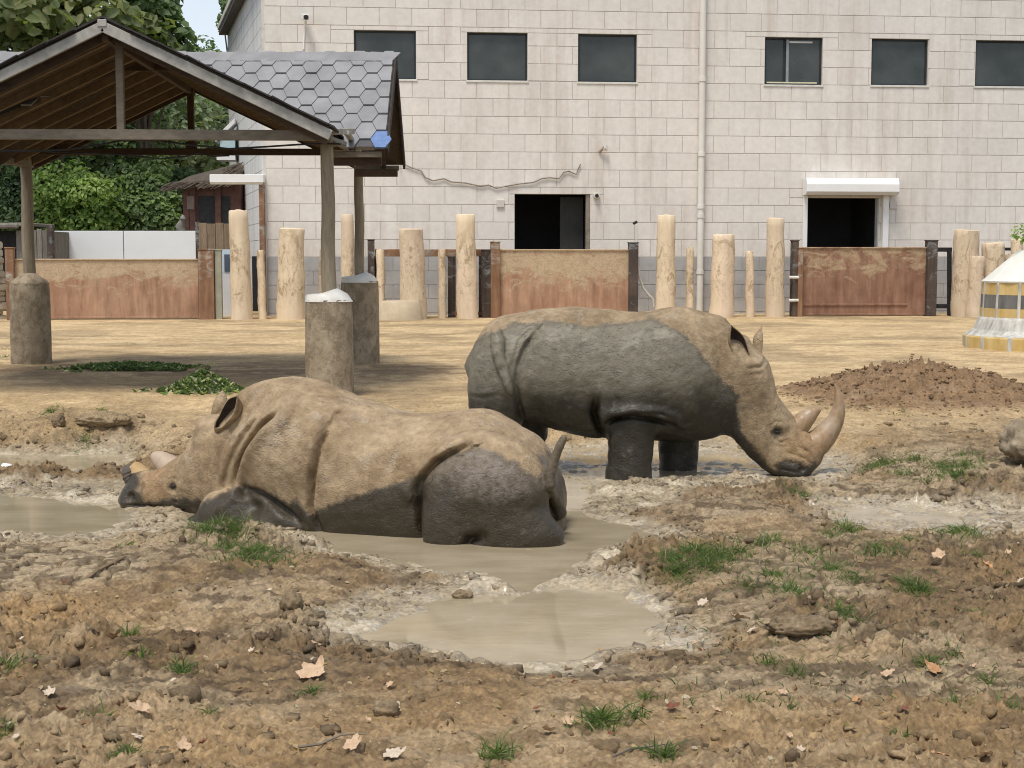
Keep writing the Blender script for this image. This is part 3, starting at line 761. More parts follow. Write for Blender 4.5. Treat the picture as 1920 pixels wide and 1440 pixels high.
    # lumps of clinging mud and slack hide
    U, V, W = np.broadcast_arrays(B.U, B.V, B.W); near = np.abs(B.F) < .08
    x, y, z = U[near], V[near], W[near]
    amp = sstep(1.45, 1.0, x)
    B.F[near] += ((vnoise3(x * 4, y * 4, z * 4, 3) - .5) * .030 + (vnoise3(x * 11, y * 11, z * 14, 5) - .5) * .012 * amp + (vnoise3(x * 26, y * 26, z * 32, 6) - .5) * .008).astype(np.float32)
    root = empty('rhinoceros', (o[0], o[1], 0.0), 'standing rhinoceros caked in dark wet mud, horned head lowered to the puddle', 'rhinoceros')
    mud_poly = [tuple(u(x, y, .4)) for x, y in [(850,700),(868,668),(884,645),(905,630),(935,618),(965,606),(1000,606),(1050,603),(1100,612),(1160,606),(1200,602),(1222,596),(1250,608),(1285,630),(1310,655),(1335,692),(1362,722),(1388,742),(1383,765),(1392,810),(1412,838),(1432,862),(1448,882),(1470,899),(1500,930),(1300,1000),(850,1000)]]
    snout = [tuple(u(x, y, .15)) for x, y in [(1458,860),(1490,862),(1515,866),(1545,870),(1540,930),(1440,930)]]
    def mud(L):
        d = np.minimum(sd_poly(L[:, 0], L[:, 2], mud_poly), (sd_poly(L[:, 0], L[:, 2], snout) + .015) * .6)
        q = B.surf(1458, 810); eye = np.hypot(L[:, 0] - q[0], (L[:, 2] - q[2]) * 1.1); d = np.minimum(d, (eye - .050) * .8)
        return np.clip(.5 - d * 5.0, 0, 1)
    def ruddy(L):
        c = u(1530, 815, .1); c2 = u(1500, 840, .15); d = np.minimum(np.hypot(L[:, 0] - c[0], L[:, 2] - c[1]), np.hypot(L[:, 0] - c2[0], L[:, 2] - c2[1]) + .03); return .75 * (1 - sstep(.08, .30, d))
    m = skin_mat('standing_rhino_hide', (.235, .170, .100), (.410, .315, .202), (.032, .028, .020), (.180, .160, .118))
    grow('body', B, m, root, {'mud': mud, 'ruddy': ruddy, 'pink': lambda L: np.zeros(len(L)), 'soak_shade': lambda L: sstep(1.25, .35, L[:, 2]) * sstep(-.01, .03, B.tail_dist(L))})
    W3 = lambda px, py, v: B.world(*(lambda q: (q[0], v, q[1]))(B.uw(px, py, v)))
    h1 = horn('horn', [W3(1508,842,0), W3(1530,832,0), W3(1550,812,0), W3(1566,788,0), W3(1573,762,0), W3(1571,738,0), W3(1565,719,0)], [.140,.130,.108,.080,.055,.033,.006], M_HORN, root)
    h1['label'] = 'long curved front horn'
    h2 = horn('horn', [W3(1478,818,0), W3(1500,796,0), W3(1520,777,0), W3(1537,766,0)], [.115,.100,.072,.022], M_HORN, root, seed=5)
    h2['label'] = 'short blunt rear horn'
    q = B.surf(1458, 810)
    for sv in (1, -1): ball('eye', B.world(q[0], (q[1] - .008) * sv, q[2]), .032, M_EYE, root, (1.25, 1, 1.0))
    ear(root, W3(1404, 700, .215), W3(1372, 610, .36), B.v * 1.0 + B.u * .35, .095, m, 215, .1)
    ear(root, W3(1421, 684, -.13), W3(1431, 612, -.24), B.v * -.2 + B.u * 1.0, .066, m, 225, .2)
    for px, v in ((1160, .42), (1180, .50), (1202, .45)): pass
    return root
standing_rhino()

# ---------- the lying one, seen from behind its near haunch
def lying_rhino():
    Y0 = 10.75; o = np.array([(1045 - 960) / F_PX * Y0, Y0, 0.0]); a = R(180 - 20)
    B = Body(o, a, (-.35, -.85, -.35), (4.05, .95, 1.32), .0135)
    u = lambda px, py, v=0: B.uw(px, py, v)
    bot = [(x, 1075) for x in (1062, 1000, 900, 800, 700, 600, 540)]
    B.loft((1052, 930), (405, 930),
           [(1052,880),(1040,858),(1020,832),(1000,816),(975,803),(950,790),(925,777),(905,769),(880,768),(850,771),(800,776),(770,776),(740,770),(700,757),(650,738),(600,726),(560,721),(530,721),(500,727),(470,740),(445,755),(425,775),(405,800)],
           bot + [(500,1045),(470,1020),(440,995),(405,975)],
           [(0,.34),(.04,.42),(.12,.50),(.22,.56),(.40,.60),(.55,.61),(.68,.56),(.78,.47),(.88,.36),(.95,.30),(1,.27)], k=.05, e0=.24, e1=.06, p=2.25)
    # head resting on the mud
    B.loft((432, 845), (236, 925),
           [(432,752),(412,776),(392,790),(376,805),(362,827),(352,842),(340,853),(327,863),(310,873),(292,884),(275,890),(258,895),(244,903),(236,912)],
           [(440,985),(400,990),(371,982),(340,978),(302,974),(270,968),(250,962),(238,952)],
           [(0,.28),(.2,.26),(.4,.225),(.58,.195),(.74,.18),(.9,.185),(1,.165)], k=.09, e0=.08, e1=.07, p=2.4)
    B.ell(258, 938, 0, .15, .20, .09, .05, rot=.15)                      # lips
    B.ell(268, 900, 0, .13, .13, .10, .05)                              # horn pad
    B.ell(337, 900, .15, .10, .07, .07, .05)                            # brow
    B.ell(380, 900, .15, .16, .10, .20, .10)                            # cheek
    B.ell(405, 800, 0, .12, .21, .09, .10)                              # poll
    B.ell(560, 850, .32, .42, .28, .40, .12); B.ell(560, 850, -.32, .42, .28, .40, .12)   # shoulders
    B.ell(545, 765, 0, .45, .30, .22, .12)
    # haunch, knee and hock of the near hind leg
    B.ell(905, 925, .40, .50, .30, .44, .035, rot=-.12)
    B.ell(838, 985, .56, .20, .17, .32, .06)
    B.ell(940, 1000, .42, .45, .24, .24, .10)
    B.ell(960, 930, -.36, .42, .28, .40, .10)
    # folded near foreleg
    B.ell(440, 968, .40, .29, .19, .215, .03, rot=.10)
    B.ell(520, 985, .42, .30, .20, .16, .05)
    B.cone((395, 985, .40, .13), (374, 1000, .40, .14), .05)
    B.ell(430, 985, -.38, .30, .18, .18, .06)
    # tail, raised and curved
    B.tail([(1049,962,.062),(1043,946,.060),(1035,930,.056),(1030,910,.050),(1031,890,.044),(1036,872,.040),(1042,855,.037),(1049,838,.035),(1057,821,.032)])
    # folds
    B.crease([(540,768),(512,790),(487,820),(465,850),(450,880),(440,918)], .050, .026, .34, .030, -1, .06)
    B.crease([(500,775),(470,810),(445,850),(430,890),(418,925)], .016, .022, .30, .012, 1, .04)
    B.crease([(450,790),(425,830),(416,870),(413,915)], .010, .020, .27)
    B.crease([(604,800),(596,850),(588,905),(584,951),(594,978),(604,1000)], .045, .020, .56, .020, 1, .06)
    B.crease([(455,918),(490,925),(530,948),(570,975)], .030, .022, .5, .018, 1, .05)
    B.crease([(886,836),(872,840),(850,849),(822,867),(800,890),(786,918)], .040, .022, .52, .030, 1, .05)
    B.crease([(786,918),(781,950),(785,985),(791,1020)], .050, .024, .60)
    B.crease([(868,1030),(880,1012),(905,1006)], .06, .030, .66)
    B.crease([(398,806),(412,812),(424,806)], .018, .012, .25, .010, 1, .03); B.crease([(388,812),(406,822),(426,818)], .012, .011, .25)
    for k, dy in enumerate((9, 17, 25)): B.crease([(318,911 + dy),(333,915 + dy),(348,909 + dy)], .013, .008, .18)
    B.crease([(316,902),(328,895),(345,900)], .014, .009, .18)
    B.crease([(240,946),(262,949),(290,951),(312,946)], .022, .010, .17)
    for sv in (1, -1):
        c = B.uw(328, 911, .18); sl, U, V, W = B.sub((c[0], .18 * sv, c[1]), .14)
        B.F[sl] = B.F[sl] + (.028 * np.exp(-((U - c[0]) ** 2 + (W - c[1]) ** 2) / .036 ** 2) * (V * sv > .05)).astype(np.float32)
        c = B.uw(247, 930, .16); sl, U, V, W = B.sub((c[0], .17 * sv, c[1]), .10)
        B.F[sl] = np.maximum(B.F[sl], -(np.sqrt((U - c[0]) ** 2 + (V - .18 * sv) ** 2 + ((W - c[1]) / 1.3) ** 2) - .026)).astype(np.float32)
    U, V, W = np.broadcast_arrays(B.U, B.V, B.W); near = np.abs(B.F) < .08
    x, y, z = U[near], V[near], W[near]
    rib = np.sin(x * 22 + z * 5) * .004 * sstep(.8, 1.1, x) * sstep(2.2, 1.7, x) * sstep(.25, .5, z)
    B.F[near] += ((vnoise3(x * 3.5, y * 3.5, z * 3.5, 13) - .5) * .028 + (vnoise3(x * 10, y * 10, z * 12, 15) - .5) * .009 + (vnoise3(x * 26, y * 26, z * 30, 16) - .5) * .006 + rib).astype(np.float32)
    root = empty('rhinoceros', (o[0], o[1], 0.0), 'rhinoceros lying half sunk in the pool, dusty tan back, worn stub horn', 'rhinoceros')
    mud_poly = [tuple(u(x, y, .55)) for x, y in [(1090,1060),(1082,1035),(1056,985),(1042,950),(1034,925),(1018,906),(995,888),(965,866),(935,848),(905,838),(884,842),(850,850),(822,866),(800,890),(760,902),(700,918),(650,934),(610,952),(585,962),(560,935),(545,948),(520,930),(490,921),(455,914),(420,920),(385,938),(365,948),(330,950),(300,946),(262,949),(200,960),(200,1100),(1080,1100)]]
    snout = [tuple(u(x, y, .1)) for x, y in [(225,860),(252,872),(262,890),(268,905),(276,925),(284,946),(225,990)]]
    def mud(L):
        d = np.minimum(sd_poly(L[:, 0], L[:, 2], mud_poly), .55 * sd_poly(L[:, 0], L[:, 2], snout))
        q = B.surf(327, 911); eye = np.hypot(L[:, 0] - q[0], (L[:, 2] - q[2]) * 1.4); d = np.where(L[:, 2] < 2, np.minimum(d, (eye - .040) * .8), d)
        d = np.minimum(d, B.tail_dist(L) * 1.0 - .02); return np.clip(.5 - d * 5.0, 0, 1)
    def ruddy(L):
        c = u(290, 905, .15); return .80 * (1 - sstep(.06, .26, np.hypot(L[:, 0] - c[0], L[:, 2] - c[1])))
    def pink(L):
        c = u(930, 880, .55); return 1 - sstep(.15, .55, np.hypot((L[:, 0] - c[0]), (L[:, 2] - c[1]) * 2.0))
    m = skin_mat('lying_rhino_hide', (.255, .180, .104), (.455, .350, .228), (.046, .036, .022), (.162, .130, .087))
    grow('body', B, m, root, {'mud': mud, 'ruddy': ruddy, 'pink': pink, 'soak_shade': lambda L: sstep(.75, .15, L[:, 2])})
    W3 = lambda px, py, v: B.world(*(lambda q: (q[0], v, q[1]))(B.uw(px, py, v)))
    h = horn('horn', [W3(276,905,0), W3(265,893,0), W3(256,882,0), W3(249,875,0)], [.105,.085,.070,.055], M_HORN_OCHRE, root); h['label'] = 'front horn worn to an ochre stub'
    h = horn('mud_cap', [W3(256,906,.02), W3(247,893,.02), W3(243,882,.02), W3(246,873,.0)], [.075,.075,.062,.030], M_HORN_DARK, root, .16, 9); h['label'] = 'black mud stuck to the horn'
    h = horn('horn', [W3(334,890,0), W3(314,872,0), W3(298,860,0), W3(286,853,0)], [.120,.095,.068,.028], M_HORN_PINK, root, seed=8); h['label'] = 'pale pink rear horn stub'
    q = B.surf(327, 911); 
    for sv in (1, -1): ball('eye', B.world(q[0], (q[1] - .006) * sv, q[2]), .030, M_EYE, root, (1.5, 1, .85))
    ear(root, W3(409, 808, .22), W3(444, 742, .36), B.v * .85 + B.u * .75, .098, m, 215, .05)
    ear(root, W3(400, 800, -.13), W3(416, 730, -.22), B.v * -.3 + B.u * 1.0, .072, m, 215, .2)
    return root
lying_rhino()
# ------------------------------------------------------------------ animal house
BETA = math.atan(.10); WALL_Y = 39.0
UWL = np.array([math.cos(BETA), math.sin(BETA), 0.0]); NWL = np.array([-math.sin(BETA), math.cos(BETA), 0.0])
P0W = np.array([0.0, WALL_Y, 0.0])
CORNER = on_plane(498, 300, P0W, NWL); CORNER[2] = .45
def wl(px, py, back=0.0):
    """photo pixel -> (x along the wall from its left corner, z above CORNER) on the wall plane"""
    p = on_plane(px, py, P0W + NWL * back, NWL) - CORNER; return float(p @ UWL), float(p[2])
def wrect(x0, y0, x1, y1):
    a = wl(x0, (y0 + y1) / 2)[0]; b = wl(x1, (y0 + y1) / 2)[0]
    return a, b, wl((x0 + x1) / 2, y1)[1], wl((x0 + x1) / 2, y0)[1]
def local(mb, name, m, parent, bevel=0.0, smooth=None, seg=1):
    return link(name, mb.mesh(name, bevel, smooth, seg), m, parent)

def wall_mat(name, a, b, stain, mort=False):
    t = NT(name); p = t.pos()
    n1 = t.noise(p, .55, 5, .6); n2 = t.noise(p, 7, 6, .6)
    col = t.mix(t.ramp(n1, .35, .7), a, b)
    r = t.math('MULTIPLY_ADD', t.rnd(), .07); r.node.inputs[2].default_value = .97
    col = t.mix(1.0, col, r, 'MULTIPLY')
    st = t.noise(t.scale(p, (2.4, 2.4, .16)), 1.1, 6, .65); st2 = t.noise(p, .35, 3)
    k = t.math('MULTIPLY', t.ramp(st, .46, .66), t.ramp(st2, .38, .55)); col = t.mix(t.math('MULTIPLY', k, .52), col, stain)
    pale = t.ramp(t.noise(t.scale(p, (1, 1, .6)), 1.3, 5, .65), .60, .74); col = t.mix(t.math('MULTIPLY', pale, .5), col, (.80, .78, .74))
    col = t.mix(1.0, col, t.ramp(n2, .3, .7, (.93, .93, .93), (1.05, 1.05, 1.05)), 'MULTIPLY')
    return t.out(col, .88, t.bump(t.noise(p, 60, 4), .2, .004), .2)
M_BLOCK = wall_mat('painted_block', (.685, .64, .58), (.735, .69, .63), (.50, .43, .36))
M_MORTAR = simple_mat('mortar', (.53, .485, .44), (.60, .555, .51), 5, .95)
M_PLINTH = simple_mat('grey_plinth_block', (.29, .285, .28), (.43, .42, .41), 1.6, .9, .3, .005, vary=.15)
M_SIDE = wall_mat('shade_tinted_block', (.66, .66, .65), (.71, .71, .70), (.42, .40, .37))  # cooler copy of the block paint, the side's shade put into its colour
M_WFRAME = simple_mat('dark_window_frame', (.018, .022, .024), (.035, .04, .042), 8, .5)
M_WHITE = simple_mat('white_paint', (.74, .73, .70), (.80, .79, .77), 4, .5, .1)
M_DIRTY_WHITE = simple_mat('dirty_white', (.55, .52, .46), (.70, .68, .63), 6, .65, .2)
M_PVC = simple_mat('cream_pvc', (.66, .62, .55), (.72, .69, .63), 3, .45, .1)
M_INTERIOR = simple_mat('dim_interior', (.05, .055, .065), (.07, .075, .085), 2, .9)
M_BLACK = simple_mat('plain_black', (.012, .012, .013), (.03, .03, .032), 8, .6)
_g = NT('window_glass'); _gp = _g.pos()
M_GLASS = _g.out(_g.mix(_g.ramp(_g.noise(_gp, 1.2, 4), .35, .7), (.030, .038, .037), (.062, .072, .069)),
                 _g.math('ADD', .16, _g.math('MULTIPLY', _g.noise(_gp, 2.5, 4), .25)), _g.bump(_g.noise(_gp, 1.5, 2), .05, .02), .5)

def build_house():
    root = empty('animal_house', CORNER, 'large pale block animal house behind the log fence', 'building', rz=BETA)
    X1 = wl(2080, 300)[0]; ZT = 9.45 - CORNER[2]; ZP = 2.0 - CORNER[2]; rh = .4512; bw = .828
    win = [(664,57,780,148),(876,61,989,151),(1084,64,1194,154),(1434,70,1542,159),(1634,73,1740,160),(1829,76,1935,162)]
    ops = [wrect(*w) for w in win]
    d1 = wrect(965,364,1106,590); d1 = (d1[0], d1[1], -.4, d1[3])
    d2 = wrect(1512,371,1645,590); d2 = (d2[0], d2[1], -.4, d2[3])
    ops += [d1, d2]
    def subtract(r, holes):
        out = [r]
        for hx0, hx1, hz0, hz1 in holes:
            nx = []
            for x0, x1, z0, z1 in out:
                if hx1 <= x0 or hx0 >= x1 or hz1 <= z0 or hz0 >= z1: nx.append((x0, x1, z0, z1)); continue
                if z0 < hz0: nx.append((x0, x1, z0, hz0))
                if z1 > hz1: nx.append((x0, x1, hz1, z1))
                a, b = max(z0, hz0), min(z1, hz1)
                if x0 < hx0: nx.append((x0, hx0, a, b))
                if x1 > hx1: nx.append((hx1, x1, a, b))
            out = nx
        return [q for q in out if q[1] - q[0] > 1e-4 and q[3] - q[2] > 1e-4]
    mb = MB()
    for x0, x1, z0, z1 in subtract((0.0, X1, -.5, ZT), ops):
        mb.box((x0, 0, z0), (x1, .24, z1))
    wall = local(mb, 'wall', M_MORTAR, root)
    J, T = .008, .012
    pcs = []
    for r in range(-1, 18):
        z0 = ZP + r * rh
        if r < 0: continue
        off = -.40 if r % 2 else 0.02
        k = 0
        while off + k * bw < X1:
            a, b = off + k * bw, off + (k + 1) * bw; k += 1
            for q in subtract((max(a, 0.0), min(b, X1), z0, min(z0 + rh, ZT)), ops):
                if q[1] - q[0] > .05 and q[3] - q[2] > .05: pcs.append(q)
    def seen(q):
        p = CORNER + UWL * ((q[0] + q[1]) / 2) + np.array([0, 0, (q[2] + q[3]) / 2]) - C0
        fy = p[1] * _cp - p[2] * _sp; fz = p[1] * _sp + p[2] * _cp
        x, y = 960 + F_PX * p[0] / fy, 720 - F_PX * fz / fy
        if y < -12 or x > 1945: return False
        return not (x < 735 and 100 < y < 262)
    vis = [q for q in pcs if seen(q)]; hid = [q for q in pcs if not seen(q)]
    vis.sort(key=lambda q: -(q[1] - q[0]) * (q[3] - q[2])); hid += vis[300:]; vis = vis[:300]
    full = {}
    for q in vis:
        w, h = round(q[1] - q[0], 3), round(q[3] - q[2], 3)
        if (w, h) not in full:
            full[(w, h)] = MB().box((-w/2 + J, -T, -h/2 + J), (w/2 - J, 0, h/2 - J)).mesh('block', .004)
        link('block', full[(w, h)], M_BLOCK, wall, ((q[0] + q[1]) / 2, 0, (q[2] + q[3]) / 2))
    mb = MB()
    for q in hid: mb.box((q[0] + J, -T, q[2] + J), (q[1] - J, 0, q[3] - J))
    tag(local(mb, 'block_courses', M_BLOCK, wall), kind='stuff')
    # grey plinth courses below
    mb = MB(); z = ZP
    for r in range(5):
        z -= .36; off = -.2 if r % 2 else 0; k = 0
        while off + k * .46 < X1:
            for q in subtract((max(off + k * .46, 0), min(off + (k + 1) * .46, X1), z, z + .36), ops):
                mb.box((q[0] + .008, -.018, q[2] + .008), (q[1] - .008, 0, q[3] - .008))
            k += 1
    tag(local(mb, 'plinth', M_PLINTH, wall, .003), kind='stuff')
    # left side wall in long courses (it meets the front at a wide angle)
    FAR = at_y(431, 300, 50.0); fv = np.array([FAR[0], FAR[1], CORNER[2]]) - CORNER
    ex, ey = float(fv @ UWL), float(fv @ NWL); sl_ = math.hypot(ex, ey); sx_, sy_ = ex / sl_, ey / sl_      # along the side wall, local
    def strip(o0, o1, z0, z1, l0=0.0, l1=None):
        l1 = sl_ if l1 is None else l1; nx, ny = -sy_, sx_                                                # outward
        c = [(sx_ * l + nx * o, sy_ * l + ny * o) for l, o in ((l0, o0), (l1, o0), (l1, o1), (l0, o1))]
        return [(x, y, z) for z in (z0, z1) for x, y in c], [(0,1,2,3),(7,6,5,4),(0,4,5,1),(1,5,6,2),(2,6,7,3),(3,7,4,0)]
    side = local(MB().add(*strip(-.24, 0, -.5, ZT, .02)), 'side_wall', M_MORTAR, root)
    mb = MB(); z = ZP - 5 * rh
    while z < ZT - .01:
        mb.add(*strip(.001, .014, z + .009, min(z + rh, ZT) - .009, .0)); z += rh
    local(mb, 'side_courses', M_SIDE, side)['kind'] = 'stuff'
    local(MB().add(*strip(-.05, .06, -.3, ZT, -.004, .10)), 'corner_trim', M_DIRTY_WHITE, side)
    mb = MB(); mb.add([(ex, ey, -.5), (X1, ey, -.5), (X1, ey, ZT), (ex, ey, ZT)], [(0, 1, 2, 3)]); mb.add([(X1, .24, -.5), (X1, ey, -.5), (X1, ey, ZT), (X1, .24, ZT)], [(0, 1, 2, 3)]); local(mb, 'rear_wall', M_SIDE, root)
    def slab(pad, z0, z1):
        c = [(-pad, -.10), (X1 + pad, -.10), (X1 + pad, ey + pad), (ex - pad, ey + pad * .2)]
        return [(x, y, z) for z in (z0, z1) for x, y in c], [(3,2,1,0),(4,5,6,7),(0,1,5,4),(1,2,6,5),(2,3,7,6),(3,0,4,7)]
    rf = local(MB().add(*slab(.34, ZT, ZT + .16)), 'roof', M_DIRTY_WHITE, root, .01)
    local(MB().add(*slab(.30, ZT - .16, ZT - .002)), 'roof_edge', simple_mat('dark_fascia', (.09, .08, .075), (.13, .12, .11), 5), rf)
    # windows
    for i, (x0, x1, z0, z1) in enumerate(ops[:6]):
        o = link('window', MB().box((x0, .15, z0), (x1, .20, z1)).mesh('window'), M_WFRAME, root)
        fr = MB(); f = .045
        fr.box((x0, .07, z0), (x0 + f, .15, z1)); fr.box((x1 - f, .07, z0), (x1, .15, z1)); fr.box((x0 + f, .07, z1 - f), (x1 - f, .15, z1)); fr.box((x0 + f, .07, z0), (x1 - f, .15, z0 + f))
        local(fr, 'frame', M_WFRAME, o, .003)
        if i == 3:
            mx = x0 + (x1 - x0) * .40
            local(MB().box((x0 + f, .135, z0 + f), (mx - .10, .145, z1 - f)), 'pane', M_GLASS, o)
            local(MB().box((mx + .05, .105, z0 + f), (x1 - f, .115, z1 - f)), 'pane', M_GLASS, o)
            local(MB().box((mx - .02, .09, z0 + f), (mx + .05, .13, z1 - f)), 'sash', simple_mat('pale_sash', (.20, .23, .24), (.28, .31, .32), 6, .5), o, .004)
            local(MB().box((mx + .06, .085, z1 - f - .09), (x1 - .25, .10, z1 - f - .045)), 'taped_strip', M_DIRTY_WHITE, o)
            local(MB().box((x0 + .08, .075, z0 + f - .01), (x1 - .12, .10, z0 + f + .035)), 'taped_strip', simple_mat('yellowed_tape', (.55, .50, .30), (.68, .64, .48), 14), o)
        else:
            local(MB().box((x0 + f, .11, z0 + f), (x1 - f, .12, z1 - f)), 'pane', M_GLASS, o)
        local(MB().box((x0 - .03, -.035, z0 - .055), (x1 + .03, .07, z0 - .002)), 'sill', M_DIRTY_WHITE, o, .006)
    # doorways with a dim room behind each
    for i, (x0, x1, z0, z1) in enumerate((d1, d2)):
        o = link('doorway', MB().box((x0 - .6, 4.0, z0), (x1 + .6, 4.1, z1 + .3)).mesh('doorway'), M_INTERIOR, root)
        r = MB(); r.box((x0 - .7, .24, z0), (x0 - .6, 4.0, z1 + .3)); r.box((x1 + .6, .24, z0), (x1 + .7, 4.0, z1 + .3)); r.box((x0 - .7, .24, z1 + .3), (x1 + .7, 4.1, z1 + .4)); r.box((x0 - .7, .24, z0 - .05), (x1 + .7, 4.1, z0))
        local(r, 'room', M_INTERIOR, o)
        if i == 0:
            local(MB().box((x1 - .10, .02, z0), (x1 - .004, .22, z1)), 'jamb', simple_mat('worn_jamb', (.16, .13, .10), (.30, .26, .21), 5), o, .004)
            local(MB().box((x0 + (x1 - x0) * .64, .55, z0), (x1 - .1, .60, z1 - .05)), 'inner_door', simple_mat('dark_board', (.035, .035, .033), (.05, .05, .046), 3), o)
    # roller shutter on the right doorway
    a = wrect(1504,335,1676,368); x0, x1, z0, z1 = a
    rs = empty('roller_shutter', (0, 0, 0)); rs.parent = root
    pr = [(-.04, z0 + .02), (-.34, z0 + .02), (-.44, z0 + .10), (-.44, z0 + .30), (-.36, z1), (-.04, z1)]
    m = MB(); n = len(pr); vs = [(x, y, z) for x in (x0, x1) for y, z in pr]
    m.add(vs, [tuple(range(n))[::-1], tuple(range(n, 2 * n))] + [(k, (k + 1) % n, n + (k + 1) % n, n + k) for k in range(n)])
    local(m, 'shutter_box', M_WHITE, rs, .008)
    jx = wl(1504, 420)[0], wl(1512, 420)[0], wl(1645, 420)[0], wl(1664, 420)[0]
    for p, q in ((jx[0], jx[1]), (jx[2] + .12, jx[3])): local(MB().box((p, -.10, -.4), (q, -.02, z0 + .02)), 'guide_rail', M_WHITE, rs, .005)
    local(MB().box((jx[2] - .002, .0, -.4), (jx[2] + .12, .20, z0)), 'reveal', simple_mat('grey_reveal', (.36, .37, .36), (.44, .45, .44), 4), rs)
    # downpipe
    dp = empty('downpipe', (0, 0, 0)); dp.parent = root
    bx, bz = wl(1310, 560); tx, tz = wl(1317, 0)
    local(MB().tube([(bx, -.12, .12), (tx, -.12, ZT)], .085, 14), 'pipe', M_PVC, dp, 0, 40)
    for py in (150, 290, 388, 405, 510):
        f = (py - 560) / -560.0; x = bx + (tx - bx) * f; z = wl(1313, py)[1]
        local(MB().tube([(x, -.12, z - .05), (x, -.12, z + .05)], .102, 14), 'collar', M_PVC, dp, 0, 40)
    for (px, py, s) in ((938, 382, .20), (1674, 385, .19)):
        x, z = wl(px, py); local(MB().box((x - s/2, -.06, z - s/2), (x + s/2, -.013, z + s/2)), 'junction_box', simple_mat('beige_plastic', (.55, .51, .45), (.60, .56, .50), 6, .6), root, .008)
    # small glazed bay on the side wall
    A, B_ = at_y(413, 300, 46.0), at_y(440, 232, 46.0); bay = empty('bay_window', (0, 0, 0)); bay.parent = root
    def lc(p): d = np.array(p) - CORNER; return (float(d @ UWL), float(d @ NWL), float(d[2]))
    def quadbox(p0, p1, z0, z1, t):
        a, b = lc(p0), lc(p1); vs = [(x, y + e, z) for e in (0, t) for z in (z0, z1) for x, y, _ in (a, b)]
        return MB().add(vs, [(0,1,3,2),(5,4,6,7),(0,2,6,4),(1,5,7,3),(2,3,7,6),(0,4,5,1)])
    zA, zB = lc(A)[2], lc(B_)[2]
    local(quadbox(A, B_, zA + .12, zB - .25, .8), 'glazing', simple_mat('pale_blue_glass', (.36, .50, .54), (.46, .58, .60), 2, .25), bay)
    local(quadbox(A - np.array([.1, .05, 0]), B_, zA, zA + .118, .9), 'sill', M_WHITE, bay)
    a, b = lc(A - np.array([.12, .08, 0])), lc(B_)
    local(MB().add([(a[0], a[1] + e, z) for e in (0, .9) for z in (zB - .55, zB - .40)] + [(b[0], b[1] + e, z) for e in (0, .9) for z in (zB + .02, zB + .17)], [(0,4,5,1),(2,3,7,6),(1,5,7,3),(0,2,6,4),(0,1,3,2),(4,6,7,5)]), 'canopy', M_WHITE, bay)
    # things fixed on the wall
    def W(px, py, y=-.03):
        x, z = wl(px, py); return CORNER + UWL * x + NWL * y + np.array([0, 0, z])
    c = empty('security_camera', W(573, 45), 'white security camera on a bracket high on the block wall', 'camera')
    MB().bar(W(573, 45, -.05), W(574, 43, -.22), .06, .06).build('bracket', M_WHITE, c, .004)
    MB().bar(W(571, 33, -.12), W(575, 38, -.52), .16, .15).build('housing', M_WHITE, c, .015)
    MB().tube([W(575, 38.5, -.50), W(575.3, 38.7, -.55)], .06, 14).build('lens', M_BLACK, c, 0, 40)
    MB().tube([W(571.5, 46, -.03), W(571, 60, -.03), W(569.5, 80, -.03), W(569.5, 93, -.03)], .025, 8).build('cable', M_WHITE, c, 0, 60)
    cb = [(706,292),(712,304),(722,306),(734,299),(748,302),(765,312),(790,321),(797,333),(812,339),(832,335),(846,341),(872,343),(900,349),(916,347),(930,353),(950,349),(972,345),(1000,342),(1015,335),(1030,333),(1048,335),(1056,323),(1066,321),(1080,327),(1084,316),(1088,308)]
    pts = [at_y(*cb[0], 21.9), at_y(*cb[1], 22.2), at_y(*cb[2], 24.0)] + [W(x, y, -.05) for x, y in cb[4:]]
    w = MB().tube(pts, [.008, .009, .012] + [.018] * (len(pts) - 3), 6).build('loose_cable', simple_mat('grey_cable', (.22, .19, .16), (.34, .30, .26), 9), None, 0, 60, origin=pts[8])
    tag(w, 'loose grey cable strung across the wall above the doorway', 'cable')
    f = empty('wall_fitting', W(1130, 280), 'small rusty broken lamp fitting on the bare wall', 'fitting')
    MB().bar(W(1123, 286, -.03), W(1132, 276, -.16), .05, .05).build('arm', simple_mat('rusty_fitting', (.20, .10, .05), (.42, .36, .28), 18), f, .006)
    MB().tube([W(1129, 280, -.10), W(1136, 278, -.16)], [.03, .08], 10).build('cup', M_DIRTY_WHITE, f, 0, 40)
    f = empty('door_lamp', W(1118, 367), 'round white lamp socket at the corner of the dark doorway', 'lamp')
    MB().tube([W(1118, 367, -.02), W(1118, 367, -.10)], .085, 16).build('plate', M_DIRTY_WHITE, f, .006, 40)
    MB().tube([W(1118, 367, -.10), W(1118, 368, -.18)], [.05, .035], 12).build('socket', M_BLACK, f, 0, 40)
    f = empty('tap_rod', W(1190, 455, -.06), 'thin rod with a dark valve sticking up by the gate', 'tap')
    MB().tube([W(1190, 520, -.3), W(1190, 424, -.3)], .018, 8).build('rod', M_DIRTY_WHITE, f, 0, 40)
    MB().bar(W(1183, 420, -.3), W(1191, 416, -.3), .07, .07).build('valve', M_BLACK, f, .015)
    return root
build_house()
